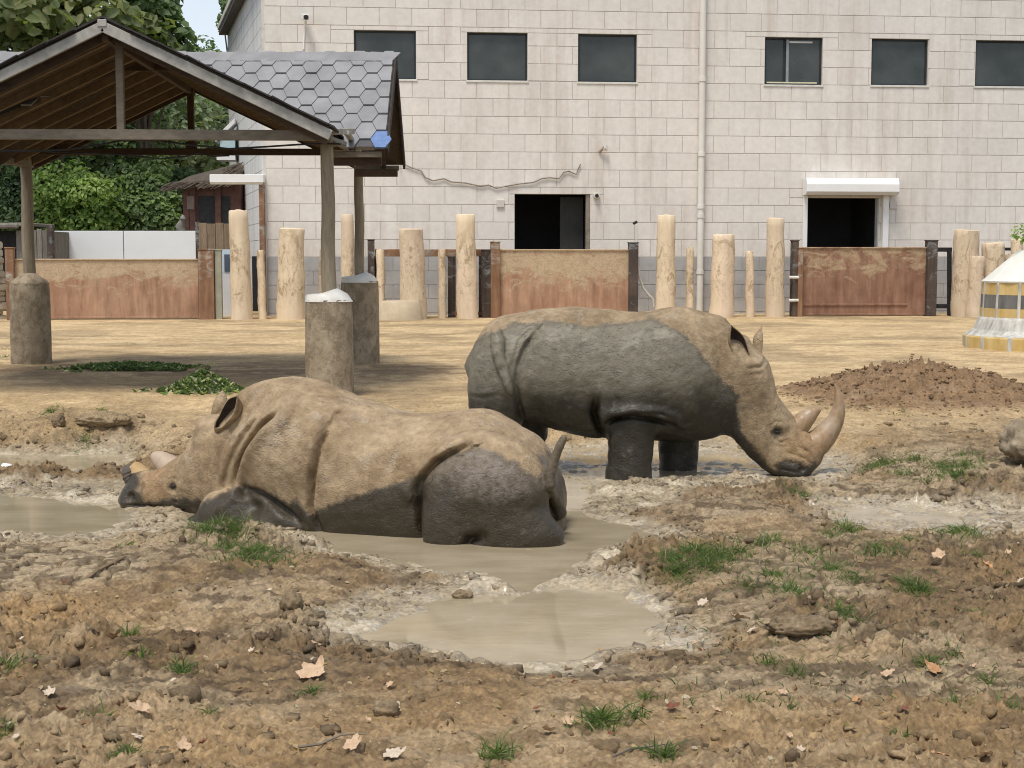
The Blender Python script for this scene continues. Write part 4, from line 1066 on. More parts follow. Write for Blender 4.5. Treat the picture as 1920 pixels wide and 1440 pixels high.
# ------------------------------------------------------------------ open pavilion with crossing gables
def wood_mat(name, a, b, stretch=(1, 1, 1), scale=5, rough=.85, vary=.12, bump=.4):
    t = NT(name); p = t.pos(); v = t.scale(p, stretch)
    n = t.noise(v, scale, 6, .65, .6); n2 = t.noise(v, scale * 6, 4, .6)
    col = t.mix(t.ramp(n, .3, .7), a, b); col = t.mix(1.0, col, t.ramp(n2, .3, .7, (.78, .77, .76), (1.15, 1.14, 1.12)), 'MULTIPLY')
    r = t.math('MULTIPLY_ADD', t.rnd(), vary); r.node.inputs[2].default_value = 1 - vary / 2
    col = t.mix(1.0, col, r, 'MULTIPLY')
    return t.out(col, rough, t.bump(n2, bump, .006), .25)
M_BEAM = wood_mat('weathered_beam', (.165, .138, .105), (.235, .200, .155), (.3, 1, 1))
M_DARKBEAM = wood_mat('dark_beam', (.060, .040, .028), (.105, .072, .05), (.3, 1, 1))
M_RAFTER = wood_mat('rafter_wood', (.150, .105, .060), (.225, .165, .100), (.5, 1, .5))
M_DECK = wood_mat('soffit_board', (.075, .056, .038), (.115, .088, .060), (1, .3, 1))
M_BARGE = wood_mat('pale_bargeboard', (.30, .29, .26), (.42, .40, .36), (.4, 1, .4))
M_FELT = simple_mat('black_roof_felt', (.030, .026, .025), (.06, .052, .05), 12, .9, .5, .01)
M_POLE = wood_mat('barked_pole', (.205, .165, .115), (.330, .280, .205), (1.5, 1.5, .22), 4, .9, .2, .6)
M_SHINGLE = simple_mat('grey_shingle', (.215, .213, .217), (.290, .287, .291), 3.0, .9, .35, .004, vary=.16)
M_BLUESH = simple_mat('blue_shingle', (.115, .185, .36), (.17, .25, .44), 14, .85, .3)
def stump_mat():
    t = NT('mud_plastered_base'); p = t.pos()
    n = t.noise(p, 4.5, 5, .6); b = t.voro(t.scale(p, (1, 1, .8)), 9.0)
    patch = t.ramp(t.noise(t.scale(p, (1, 1, .7)), 7.0, 7, .78, .25), .46, .58)
    col = t.mix(t.ramp(n, .3, .7), (.25, .195, .13), (.40, .33, .235))
    p2 = t.ramp(t.noise(p, 2.2, 3), .25, .45); col = t.mix(t.math('MULTIPLY', t.math('MULTIPLY', patch, p2), .60), col, (.140, .106, .068))
    return t.out(col, .92, t.bump(t.math('ADD', t.math('MULTIPLY', patch, -.6), t.noise(p, 40, 4)), .5, .012), .2)
M_STUMP = stump_mat()
M_CAPW = simple_mat('white_mortar_cap', (.62, .59, .53), (.74, .72, .67), 9, .9, .5, .01)

def build_pavilion():
    xc = lambda Y: -4.47 - .04 * (Y - 16.6)
    zr = float(at_y(205, 41, 16.6)[2]); hw = 2.46; ze = float(at_y(613, 243, 16.6)[2]); sg = (zr - ze) / hw
    Yf, Yb, Yc = 16.6, 22.35, 19.3
    root = empty('pavilion', (-4.6, 19.4, .40), 'open pavilion with grey hexagon shingle roof on log posts', 'pavilion')
    # posts on plastered stumps: px, base py, Y, stump diameter px, stump top py, pole top py, pole px width
    for px, pb, Y, dpx, st, pt, pw, cap in ((617, 742, 17.35, 89, 562, 238, 25, 1), (675, 690, 22.0, 71, 527, 270, 17, 1), (57, 678, 22.0, 73, 530, 275, 21, 0), (-215, 742, 17.35, 89, 562, 238, 25, 1)):
        sc = Y / F_PX; x = (px - 960) * sc; r = dpx * sc / 2; zt = float(at_y(px, st, Y)[2]); zp = float(at_y(px, pt, Y)[2]); zb = gz(x, Y)
        rn = random.Random(px)
        zz = np.linspace(zb - .15, zt, 9); rr = [r * (1.03 - .03 * i / 8 + .02 * (rn.random() - .5)) for i in range(9)]
        rr[-1] = r * .97
        b = MB().tube([(x, Y, z) for z in zz], rr, 28, True, .012, px).build('stump', M_STUMP, root, .0, 50)
        if cap: MB().tube([(x, Y, zt - .02), (x, Y, zt + .03), (x + .01, Y, zt + .07), (x, Y, zt + .10)], [r * 1.0, r * .96, r * .75, r * .40], 22, True, .06, px).build('mortar_cap', M_CAPW, b, 0, 60)
        else: MB().tube([(x, Y, zt - .02), (x, Y, zt + .03), (x, Y, zt + .08), (x, Y, zt + .14)], [r * .98, r * .88, r * .60, r * .34], 22, True, .06, px).build('mud_collar', M_STUMP, b, 0, 60)
        pr = pw * sc / 2; n = 14
        P = [(x + .006 * math.sin(i * .9 + px) , Y + .005 * math.cos(i * 1.3), zt - .05 + (zp - zt + .05) * i / (n - 1)) for i in range(n)]
        MB().tube(P, [pr * (1.12 - .16 * i / (n - 1)) * (1 + .06 * (rn.random() - .5)) for i in range(n)], 14, True, .05, px).build('pole', M_POLE, root, 0, 60)
    bd = lambda name, p, q, w, h, m, up=(0, 0, 1), bev=.006: MB().bar(p, q, w, h, up).build(name, m, root, bev)
    # decks of the main gable (left and right slope)
    th = .035
    for sx in (-1, 1):
        vs = []
        for Y in (Yf, Yb):
            for k, dz in ((0.0, 0), (hw, 0), (hw, th), (0.0, th)):
                vs.append((xc(Y) + sx * k, Y, zr - sg * k + dz))
        MB().add(vs, [(0,1,2,3),(7,6,5,4),(0,4,5,1),(1,5,6,2),(2,6,7,3),(3,7,4,0)]).build('roof_deck', M_DECK, root)
        vs = []
        for Y in (Yf - .05, Yb + .05):
            for k, dz in ((0.0, th + .004), (hw + .06, th + .004), (hw + .06, th + .030), (0.0, th + .030)):
                vs.append((xc(Y) + sx * k, Y, zr - sg * k + dz))
        MB().add(vs, [(0,1,2,3),(7,6,5,4),(0,4,5,1),(1,5,6,2),(2,6,7,3),(3,7,4,0)]).build('roof_felt', M_FELT, root)
        # rafters under the deck
        for i in range(8):
            Y = Yf + .62 + i * .70; up = (0, 0, 1)
            bd('rafter', (xc(Y) + sx * .03, Y, zr - sg * .03 - .052), (xc(Y) + sx * (hw - .04), Y, zr - sg * (hw - .04) - .052), .055, .10, M_RAFTER)
        # barge boards
        bd('bargeboard', (xc(Yf), Yf - .03, zr - .055), (xc(Yf) + sx * (hw + .02), Yf - .03, zr - sg * (hw + .02) - .055), .028, .115, M_BARGE)
        bd('verge_rafter', (xc(Yf) + sx * .05, Yf + .22, zr - .14), (xc(Yf) + sx * (hw - .05), Yf + .22, zr - sg * (hw - .1) - .16), .05, .09, M_DARKBEAM)
        bd('rear_verge', (xc(Yb), Yb, zr - .07), (xc(Yb) + sx * hw, Yb, zr - sg * hw - .07), .05, .12, M_DARKBEAM)
        # torn felt courses showing along the edge
        for j in range(7):
            k = .3 + j * .31; MB().bar((xc(Yf) + sx * k, Yf - .07 - .01 * (j % 2), zr - sg * k + .052 + .008 * (j % 3)), (xc(Yf) + sx * (k + .30), Yf - .07 - .012 * (j % 2), zr - sg * (k + .30) + .050), .05, .016).build('felt_edge', M_FELT, root, .003)
    MB().bar((xc(Yf), Yf - .047, zr - .06), (xc(Yf), Yf - .047, zr + .02), .10, .02, (0, 1, 0)).build('apex_block', M_BARGE, root, .008)
    bd('ridge_beam', (xc(Yf) , Yf + .05, zr - .13), (xc(Yb), Yb - .05, zr - .13), .07, .13, M_DARKBEAM)
    # trusses
    Yt = 17.0; zt = float(at_y(300, 252, Yt)[2]); xa = lambda px, Y: (px - 960) / F_PX * Y
    bd('tie_beam', (xa(-260, Yt), Yt, zt + .005), (xa(625, Yt), Yt, zt - .012), .09, .115, M_BEAM)
    bd('king_post', (xa(235, Yt), Yt, zt + .05), (xa(235, Yt), Yt, zr - .16), .085, .07, M_BEAM, (0, 1, 0))
    Yr = 22.0; z2 = float(at_y(300, 284, Yr)[2])
    bd('tie_beam', (xa(-60, Yr), Yr, z2), (xa(700, Yr), Yr, z2 - .01), .09, .095, M_DARKBEAM)
    bd('king_post', (xa(365, Yr), Yr, z2 + .05), (xa(365, Yr), Yr, zr - .12), .09, .08, M_DARKBEAM, (0, 1, 0))
    MB().bar((xa(365, Yr), Yr - .005, z2 + .04), (xa(365, Yr), Yr - .005, z2 + .14), .16, .07, (0, 1, 0)).build('bracket', M_DARKBEAM, root, .01)
    for sx, pxf, pxr in ((1, 617, 672), (-1, -215, 57)):
        bd('side_plate', (xa(pxf, 17.1), 17.1, zt - .03), (xa(pxr, Yr), Yr + .2, zt - .02), .10, .10, M_BEAM)
    # loose pale battens at the front corner
    bd('loose_batten', at_y(608, 247, 16.95), at_y(662, 246, 17.6), .05, .07, M_BARGE); bd('loose_batten', at_y(610, 256, 17.0), at_y(672, 279, 18.6), .05, .05, M_BARGE)
    bd('loose_batten', at_y(650, 249, 17.4), at_y(674, 284, 19.2), .06, .05, M_BARGE); bd('loose_batten', at_y(628, 268, 17.2), at_y(668, 289, 18.4), .04, .04, M_BEAM)
    # crossing gable: slopes front and back, right and left wing
    dc = 1.42; zce = zr - 1.27; sc_ = (zr - zce) / dc; XR = -1.50; XL = -7.75
    for sx, XE in ((1, XR), (-1, XL)):
        for sy in (-1, 1):
            kx = sx * min(dc * sc_ / sg, hw - .02)
            vs = []
            for dz in (-.03, .012):
                vs += [(xc(Yc), Yc, zr + dz), (XE, Yc, zr + dz), (XE, Yc + sy * dc, zce + dz), (xc(Yc) + kx, Yc + sy * dc, zce + dz)]
            MB().add(vs, [(0,1,2,3),(7,6,5,4),(0,4,5,1),(1,5,6,2),(2,6,7,3),(3,7,4,0)]).build('wing_deck', M_DECK, root)
            bd('verge_board', (XE + sx * .02, Yc, zr - .05), (XE + sx * .02, Yc + sy * dc, zce - .05), .03, .12, M_FELT)
            bd('wing_rafter', (XE - sx * .25, Yc, zr - .10), (XE - sx * .25, Yc + sy * (dc - .05), zce - .06), .05, .10, M_DARKBEAM)
            bd('eave_board', (xc(Yc) + kx, Yc + sy * (dc - .05), zce - .075), (XE - sx * .05, Yc + sy * (dc - .05), zce - .075), .05, .07, M_BEAM)
            bd('eave_board', (xc(Yc) + kx, Yc + sy * (dc - .18), zce - .15), (XE - sx * .06, Yc + sy * (dc - .18), zce - .15), .07, .10, M_DARKBEAM)
        bd('wing_ridge', (xc(Yc), Yc, zr - .14), (XE - sx * .05, Yc, zr - .14), .06, .12, M_DARKBEAM)
        # dark inner truss closing the far side of the wing
    # hexagonal shingles on the camera-side slope
    roof = empty('shingles', (0, 0, 0)); roof.parent = root
    base = parent_loc(root)
    a = .127; Ls = math.hypot(dc, zr - zce); rows = 11; rp = (Ls - .06) / rows; hh = rp
    uu = Vector((1, 0, 0)); dd = Vector((0, -dc, zce - zr)).normalized(); nn = Vector((0, -(zr - zce), dc)).normalized()
    if nn.z < 0: nn = -nn
    outl = [(-2*a/2 - a*0, 0), (-a * .5, hh), (a * .5, hh), (a, 0), (a * .5, -hh), (-a * .5, -hh)]
    outl = [(-a, 0), (-a * .5, hh), (a * .5, hh), (a, 0), (a * .5, -hh), (-a * .5, -hh)]
    g = .985
    top = [uu * (x * g) + dd * (y * g) + nn * (.014 + .010 * (y / hh)) for x, y in outl]
    botv = [uu * (x * g) + dd * (y * g) + nn * .001 for x, y in outl]
    sm = MB().add(top + botv, [(0,1,2,3,4,5), (11,10,9,8,7,6)] + [(k, k + 6, (k + 1) % 6 + 6, (k + 1) % 6) for k in range(6)]).mesh('shingle')
    edge_front = Vector((0, 0, 0)); rn = random.Random(4)
    k = 0
    for r in range(rows + 1):
        s = .10 + r * rp
        nx = int((XR - XL) / (3 * a)) + 2
        for c in range(nx):
            x = XR - .06 - c * 3 * a - (1.5 * a if r % 2 else 0)
            if x < XL + .1 or x > XR + a * .4: continue
            p = Vector((x, Yc, zr + .012)) + dd * s
            if s > Ls - .02: continue
            zg = zr - sg * abs(x - xc(p.y)) + .05
            if p.z < zg - .02: continue
            px = 960 + F_PX * x / p.y
            if -330 < px < -60: continue
            m = M_SHINGLE
            if not sm.materials: sm.materials.append(M_SHINGLE)
            me_ = sm
            if x + a > XR - .01:
                bm = bmesh.new(); bm.from_mesh(sm); bmesh.ops.bisect_plane(bm, geom=bm.verts[:] + bm.edges[:] + bm.faces[:], plane_co=(XR - .01 - x, 0, 0), plane_no=(1, 0, 0), clear_outer=True); me_ = bpy.data.meshes.new('shingle'); bm.to_mesh(me_); bm.free(); me_.materials.append(M_SHINGLE)
            o = link('shingle', me_, None, roof)
            o.location = p - base + nn * (.002 + .003 * rn.random()); o.rotation_euler = (rn.uniform(-.012, .012), rn.uniform(-.012, .012), rn.uniform(-.01, .01))
            if abs(960 + F_PX * x / p.y - 690) < 29 and r == rows - 1:
                o.data = sm.copy(); o.data.materials.clear(); o.data.materials.append(M_BLUESH); o['label'] = 'bright blue patch shingle'
    # starter strips between / under the hexagons, and ridge caps
    MB().add([tuple(Vector((x, Yc, zr + .014)) + dd * s) for s in (.02, Ls) for x in ((XR - .01, xc(Yc) + (.05 if s < 1 else min(dc * sc_ / sg, hw))))], [(0, 1, 3, 2)]).build('underlay', simple_mat('grey_underlay', (.075, .072, .075), (.11, .105, .11), 5, .9), root)
    MB().add([tuple(Vector((x, Yc, zr + .014)) + dd * s) for s in (.02, Ls) for x in ((XL + .01, xc(Yc) - (.05 if s < 1 else min(dc * sc_ / sg, hw))))], [(0, 1, 3, 2)]).build('underlay', M_SHINGLE, root)
    cap = MB(); w = .19; sk = .10
    for sy in (-1, 1):
        v = [(-.10 + sk, 0, .03), (.10 + sk, 0, .022), (.10, sy * w * dc / Ls, .022 - w * (zr - zce) / Ls), (-.10, sy * w * dc / Ls, .034 - w * (zr - zce) / Ls)]
        cap.add(v + [(x, y, z - .012) for x, y, z in v], [(0,1,2,3),(7,6,5,4),(0,4,5,1),(1,5,6,2),(2,6,7,3),(3,7,4,0)])
    cm = cap.mesh('ridge_cap'); x = XR - .12
    while x > XL:
        o = link('ridge_cap', cm, M_SHINGLE, roof); o.location = Vector((x, Yc, zr + .012 + .004 * rn.random())) - base; x -= .172
    for i, (px, py, L) in enumerate(((634, 270, 60), (652, 273, 30))):
        p = at_y(px + 30, py - 4, Yc - dc - .02)
    # wires slung along the tie beam
    wires = [[(-20,282),(60,283),(120,281),(180,273),(235,262),(300,264),(360,272),(430,279),(500,275),(560,271),(612,269),(640,270)],
             [(-20,284),(80,284),(160,287),(240,291),(300,298),(345,294),(372,287),(400,293),(430,292)]]
    for i, w in enumerate(wires):
        pts = [at_y(x, y, 17.05 + .1 * i) for x, y in w]
        o = MB().tube(pts, .012 - .003 * i, 6).build('sagging_wire', M_BLACK, None, 0, 60, origin=pts[0])
        tag(o, ['black wire sagging along under the pavilion tie beam', 'thin black wire drooping below the rear beam of the pavilion'][i], 'wire')
    tw = [(676,268),(684,290),(686,312),(690,322),(692,312),(697,318),(700,324),(706,314),(708,326),(712,312),(716,304),(712,300),(703,310)]
    o = MB().tube([at_y(x, y, 21.75) for x, y in tw], .011, 6).build('tangled_vine', simple_mat('dry_vine', (.10, .075, .05), (.19, .15, .10), 20), None, 0, 60, origin=at_y(690, 300, 21.75))
    tag(o, 'tangle of dry vine hanging beside the log pole', 'vine')
    return root
build_pavilion()
# ------------------------------------------------------------------ log fence, gates and yard clutter
FY = WALL_Y - 1.9; P0F = np.array([0.0, FY, 0.0])
def fp(px, py, off=0.0): return on_plane(px, py, P0F - NWL * off, NWL)
def peeled():
    t = NT('peeled_log'); p = t.pos(); v = t.scale(p, (3, 3, .35))
    n = t.noise(v, 3.0, 6, .6, .6); col = t.mix(t.ramp(n, .3, .7), (.60, .475, .325), (.71, .590, .430))
    r = t.math('MULTIPLY_ADD', t.rnd(), .24); r.node.inputs[2].default_value = .86
    col = t.mix(1.0, col, r, 'MULTIPLY')
    pinkt = t.ramp(t.noise(t.scale(p, (1, 1, .5)), .8, 3), .5, .62); col = t.mix(t.math('MULTIPLY', pinkt, .35), col, (.58, .44, .35))
    zc = t.node('ShaderNodeSeparateXYZ'); t.l.new(p, zc.inputs[0])
    mid = t.math('MULTIPLY', t.ramp(t.math('MULTIPLY', zc.outputs[2], .2), .14, .22), t.ramp(t.math('MULTIPLY', zc.outputs[2], .2), .44, .56, (1, 1, 1), (0, 0, 0)))
    blot = t.ramp(t.noise(t.scale(p, (1, 1, .6)), 3.0, 6, .72, 1.0), .55, .60)
    wig = t.ramp(t.math('ABSOLUTE', t.math('SUBTRACT', t.noise(t.scale(p, (1, 1, .6)), 3.2, 5, .7, 2.0), .5)), .0, .012, (1, 1, 1), (0, 0, 0))
    k = t.math('MULTIPLY', t.math('MAXIMUM', blot, wig), mid)
    col = t.mix(t.math('MULTIPLY', k, .7), col, (.31, .215, .115))
    return t.out(col, .85, t.bump(t.math('ADD', n, t.math('MULTIPLY', k, -.8)), .5, .02), .2)
M_LOG = peeled()
def rust(name, base, base2, splash, amt, z0=1.45, z1=1.75):
    t = NT(name); p = t.pos(); n = t.noise(p, 1.6, 6, .65); n2 = t.noise(t.scale(p, (1, 1, .16)), 7, 6, .65)
    col = t.mix(t.ramp(n, .3, .7), base, base2); col = t.mix(1.0, col, t.ramp(n2, .3, .7, (.66, .62, .58), (1.22, 1.20, 1.18)), 'MULTIPLY')
    zc = t.node('ShaderNodeSeparateXYZ'); t.l.new(p, zc.inputs[0])
    h = t.math('MULTIPLY_ADD', zc.outputs[2], 1 / (z1 - z0)); h.node.inputs[2].default_value = -z0 / (z1 - z0)
    sp = t.noise(t.scale(p, (1, 1, 1.7)), 2.3, 8, .72, .8)
    k = t.ramp(t.math('ADD', sp, t.math('MULTIPLY', t.math('MINIMUM', t.math('MAXIMUM', h, -1.2), 1.0), amt)), .55, .68)
    wv = t.ramp(t.math('ABSOLUTE', t.math('SUBTRACT', t.noise(p, 4.5, 5, .6, 2.5), .5)), .0, .05, (.75, .73, .70), (1.08, 1.08, 1.08))
    col = t.mix(t.math('MULTIPLY', k, .85), col, t.mix(1.0, splash, wv, 'MULTIPLY'))
    return t.out(col, .8, t.bump(t.math('ADD', n2, k), .3, .01), .25)
M_RUST = rust('rusty_gate', (.30, .17, .11), (.40, .26, .175), (.46, .34, .20), .14)
M_RUST_DARK = rust('dark_rusty_gate', (.22, .115, .075), (.31, .185, .125), (.42, .32, .20), .10, 1.5, 1.75)
M_RUST_BIG = rust('mud_topped_gate', (.325, .185, .118), (.43, .28, .19), (.46, .36, .235), .24, 1.15, 1.75)
M_STEEL = rust('flaking_steel', (.045, .038, .036), (.115, .085, .068), (.26, .28, .29), .03)
M_RSTEEL = rust('rusty_post', (.19, .10, .055), (.30, .18, .11), (.40, .37, .32), .05)

def logs():
    L = [ # px, half px, top py, bottom offset (toward camera), label
      (453, 19, 396, .25, 'tall pale log post with cracked bark cap beside the green wooden gatepost'),
      (492, 7.5, 471, .1, 'thin pale pole between the cracked-cap log and the stout wide log'),
      (544, 25, 430, .25, 'stout wide log post with a dark knot in front of the block wall corner'),
      (602, 6.5, 470, -.5, 'thin pole partly hidden behind the front pavilion post'),
      (652, 12.5, 404, -.3, 'tall log standing just behind the two pavilion posts'),
      (715, 8, 470, .0, 'thin pale pole beside the rear pavilion post stump'),
      (776, 24, 431, .25, 'stout log post rising from the round concrete footing'),
      (829, 7.5, 470, .1, 'thin pole between two big logs in front of the dark steel railing'),
      (877, 19, 404, .25, 'tall log post next to the steel gatepost of the middle gate'),
      (1248, 18, 405, .1, 'tall log post beside the hose and the middle gate'),
      (1294, 7.5, 466, .0, 'thin pole right against the white downpipe'),
      (1353, 22, 442, .25, 'stout mottled log post just past the white downpipe'),
      (1407, 8, 473, .1, 'thin pole between two big logs before the shuttered doorway gate'),
      (1453, 17, 411, .25, 'tall log post with peeling top at the edge of the dark red gate'),
      (1810, 25, 433, .4, 'wide split log post beside the empty black steel frame'),
      (1828, 15, 482, .8, 'short cut log standing in front of the wide split log'),
      (1863, 22, 457, .6, 'gnarled broken log with hollow bark near the striped planter'),
      (1893, 12, 478, .4, 'short split log half hidden by the sloping planter top'),
      (1908, 12, 450, .2, 'log stump end showing behind the planter bush')]
    for i, (px, hp, top, off, lab) in enumerate(L):
        p = fp(px, 560, off); Y = p[1]; sc = Y / F_PX; x = p[0]; r = hp * sc; zb = gz(x, Y); zt = float(at_y(px, top, Y)[2])
        rn = random.Random(i * 7 + 1); n = 16; lean = rn.uniform(-.06, .06)
        rr = [r * (1.07 - .14 * k / (n - 1)) * (1 + (.055 if hp > 10 else .12) * (rn.random() - .5)) for k in range(n)]
        P = [(x + lean * k / (n - 1) + .008 * math.sin(k * .8 + i), Y, zb - .15 + (zt - zb + .15) * k / (n - 1)) for k in range(n)]
        mb = MB().tube(P, rr, 18, False, .03, i)
        # cut top with a small chamfer and an uneven face
        m = 18; top_ring = len(mb.v) - m; c = Vector(P[-1])
        ring2 = [Vector(v) * .0 + c + (Vector(v) - c) * .90 + Vector((0, 0, .025 + .03 * (rn.random() - .5))) for v in mb.v[top_ring:]]
        b0 = len(mb.v); mb.v += [tuple(v) for v in ring2]
        mb.f += [(top_ring + k, top_ring + (k + 1) % m, b0 + (k + 1) % m, b0 + k) for k in range(m)] + [tuple(b0 + k for k in range(m))]
        o = mb.build('log_post' if hp > 10 else 'fence_pole', M_LOG, None, 0, 50, origin=(x, Y, zb))
        tag(o, lab, 'post', 'log posts of the fence' if hp > 10 else 'thin poles of the fence')
logs()

def gates():
    def panel(name, lab, x0, y0, x1, y1, mat, off=.05, ribs=(), lip=True):
        a = fp(x0, y1, off); b = fp(x1, y1, off); zt0 = fp(x0, y0, off)[2]; zt1 = fp(x1, y0, off)[2]
        za = gz(a[0], a[1]) + .03; c = (a + b) / 2
        root = empty(name, (c[0], c[1], za - .03), lab, 'gate', 'rusty sheet gates of the yard')
        n = Vector(NWL)
        def slab(p, q, z0, z1, y, t): return MB().add([tuple(Vector((e[0], e[1], z)) + n * (y + d)) for d in (0, t) for z, (e, f) in ((z0, (p, 0)), (z0, (q, 0)), (z1, (q, 1)), (z1, (p, 1)))], [(0,1,2,3),(7,6,5,4),(0,4,5,1),(1,5,6,2),(2,6,7,3),(3,7,4,0)])
        slab(a, b, za, (zt0 + zt1) / 2, 0, .03).build('sheet', mat, root, .003)
        if lip: slab(a, b, (zt0 + zt1) / 2 - .002, (zt0 + zt1) / 2 + .035, -.03, .09).build('top_rail', mat, root, .008)
        for py in ribs:
            z = fp((x0 + x1) / 2, py, off)[2]; slab(a, b + (a - b) * .16, z - .025, z + .025, -.03, .032).build('rib', mat, root, .006)
        slab(a, b, za + .0, za + .05, -.02, .022).build('bottom_rail', mat, root, .006)
        return root
    def post(lab, x0, y0, x1, mat, off=.0, depth=.22, hinges=(), name='gatepost'):
        a = fp(x0, 560, off); b = fp(x1, 560, off); w = float(np.linalg.norm(b - a)); c = (a + b) / 2; zt = fp((x0 + x1) / 2, y0, off)[2]; zb = gz(c[0], c[1])
        root = empty(name, (c[0], c[1], zb), lab, 'gatepost', 'steel and timber gateposts', rz=BETA)
        local(MB().box((-w/2, -depth/2, -.12), (w/2, depth/2, zt - zb)), 'upright', mat, root, .012)
        local(MB().box((-w/2 - .012, -depth/2 - .012, zt - zb), (w/2 + .012, depth/2 + .012, zt - zb + .03)), 'cap', mat, root, .008)
        for py in hinges:
            z = fp(x0, py, off)[2] - zb; local(MB().tube([(-w/2 - .10, -.14, z), (w/2, -.14, z)], .04, 10), 'hinge', M_DIRTY_WHITE, root, 0, 40)
    panel('sheet_gate', 'long rusty gate with mud-splashed top before the white panel fence', 30, 488, 373, 600, M_RUST_BIG)
    panel('sheet_gate', 'rusty gate with swirled mud on top before the open dark doorway', 937, 470, 1178, 588, M_RUST_BIG)
    panel('sheet_gate', 'dark red rusty gate below the white roller shutter', 1503, 466, 1737, 590, M_RUST_DARK, ribs=(571,))
    post('slim rusty post at the layered rock end of the long gate', 13, 466, 29, M_RSTEEL, .1, .2)
    post('broad rusty steel post ending the long mud-splashed gate', 374, 469, 403, M_RSTEEL, .12, .3)
    post('weathered greenish timber gatepost beside the tall cracked-cap log', 404, 470, 417, simple_mat('grey_green_timber', (.27, .27, .20), (.36, .35, .27), 5), .1, .2)
    post('flaking steel post with bare patches near the rear pavilion stump', 690, 451, 703, M_STEEL, -.2, .2)
    post('dark steel post carrying the railing behind the thin pole', 840, 483, 851, M_STEEL, -.35, .15)
    post('double black steel post at the hinge side of the middle gate', 903, 470, 920, M_STEEL, -.1, .2)
    post('tan-stained steel post at the hinge edge of the middle gate', 920, 455, 937, M_RSTEEL, .05, .25)
    post('flaking white and black steel post at the latch side of the middle gate', 1178, 456, 1195, M_STEEL, .05, .25)
    post('black channel post with pale hinges beside the dark red gate', 1483, 452, 1494, M_STEEL, .05, .25, (520, 563))
    post('rust-streaked post hinged to the dark red gate', 1494, 466, 1503, M_RSTEEL, .12, .2)
    post('pitted steel post at the latch side of the dark red gate', 1735, 452, 1753, M_STEEL, .08, .25)
    # railing of rusty rails behind the logs
    root = empty('steel_railing', fp(770, 560, -.35), 'dark rusty steel railing behind the stout logs', 'railing')
    root.location.z = gz(root.location.x, root.location.y)
    MB().bar(fp(703, 474, -.35), fp(920, 474, -.35), .10, .18).build('top_rail', M_RSTEEL, root, .01)
    MB().bar(fp(851, 588, -.35), fp(905, 588, -.35), .10, .10).build('bottom_rail', M_RSTEEL, root, .01)
    for x in (706, 851, 901): MB().bar(fp(x, 480, -.35), fp(x, 600, -.35), .09, .09, (0, 1, 0)).build('upright', M_STEEL, root, .008)
    root = empty('steel_barrier', fp(1768, 560, .0), 'empty black steel frame between the gate and the wide split log', 'barrier')
    root.location.z = gz(root.location.x, root.location.y)
    for a, b in (((1753, 468), (1784, 468)), ((1753, 574), (1784, 574))): MB().bar(fp(*a), fp(*b), .1, .11).build('rail', M_BLACK, root, .008)
    MB().bar(fp(1780, 470), fp(1780, 592), .1, .1, (0, 1, 0)).build('upright', M_BLACK, root, .008)
    MB().bar(fp(1845, 467, -.5), fp(1900, 467, -.5), .08, .08).build('rail', M_BLACK, root, .008)
    # hose by the middle gate
    hp = [(1196,498),(1199,520),(1206,540),(1216,553),(1224,560),(1226,575)]
    o = MB().tube([fp(x, y, -.2) for x, y in hp], .03, 8).build('hose', M_DIRTY_WHITE, None, 0, 60, origin=fp(1226, 575, -.2)); tag(o, 'white hose hanging from the flaking gatepost', 'hose')
    # round concrete footing
    c = fp(750, 600, .7); zb = gz(c[0], c[1]); r = 40 * c[1] / F_PX
    o = MB().tube([(c[0], c[1], zb - .1), (c[0], c[1], zb + .15), (c[0], c[1], zb + .40), (c[0], c[1], zb + .45)], [r * 1.12, r * 1.05, r * .95, r * .88], 28, True, .02, 5).build('concrete_footing', simple_mat('sandy_concrete', (.46, .37, .25), (.56, .47, .34), 5, .92, .5, .01), None, .0, 40, origin=(c[0], c[1], zb))
    tag(o, 'round sandy concrete footing at the foot of the stout log', 'footing')
gates()

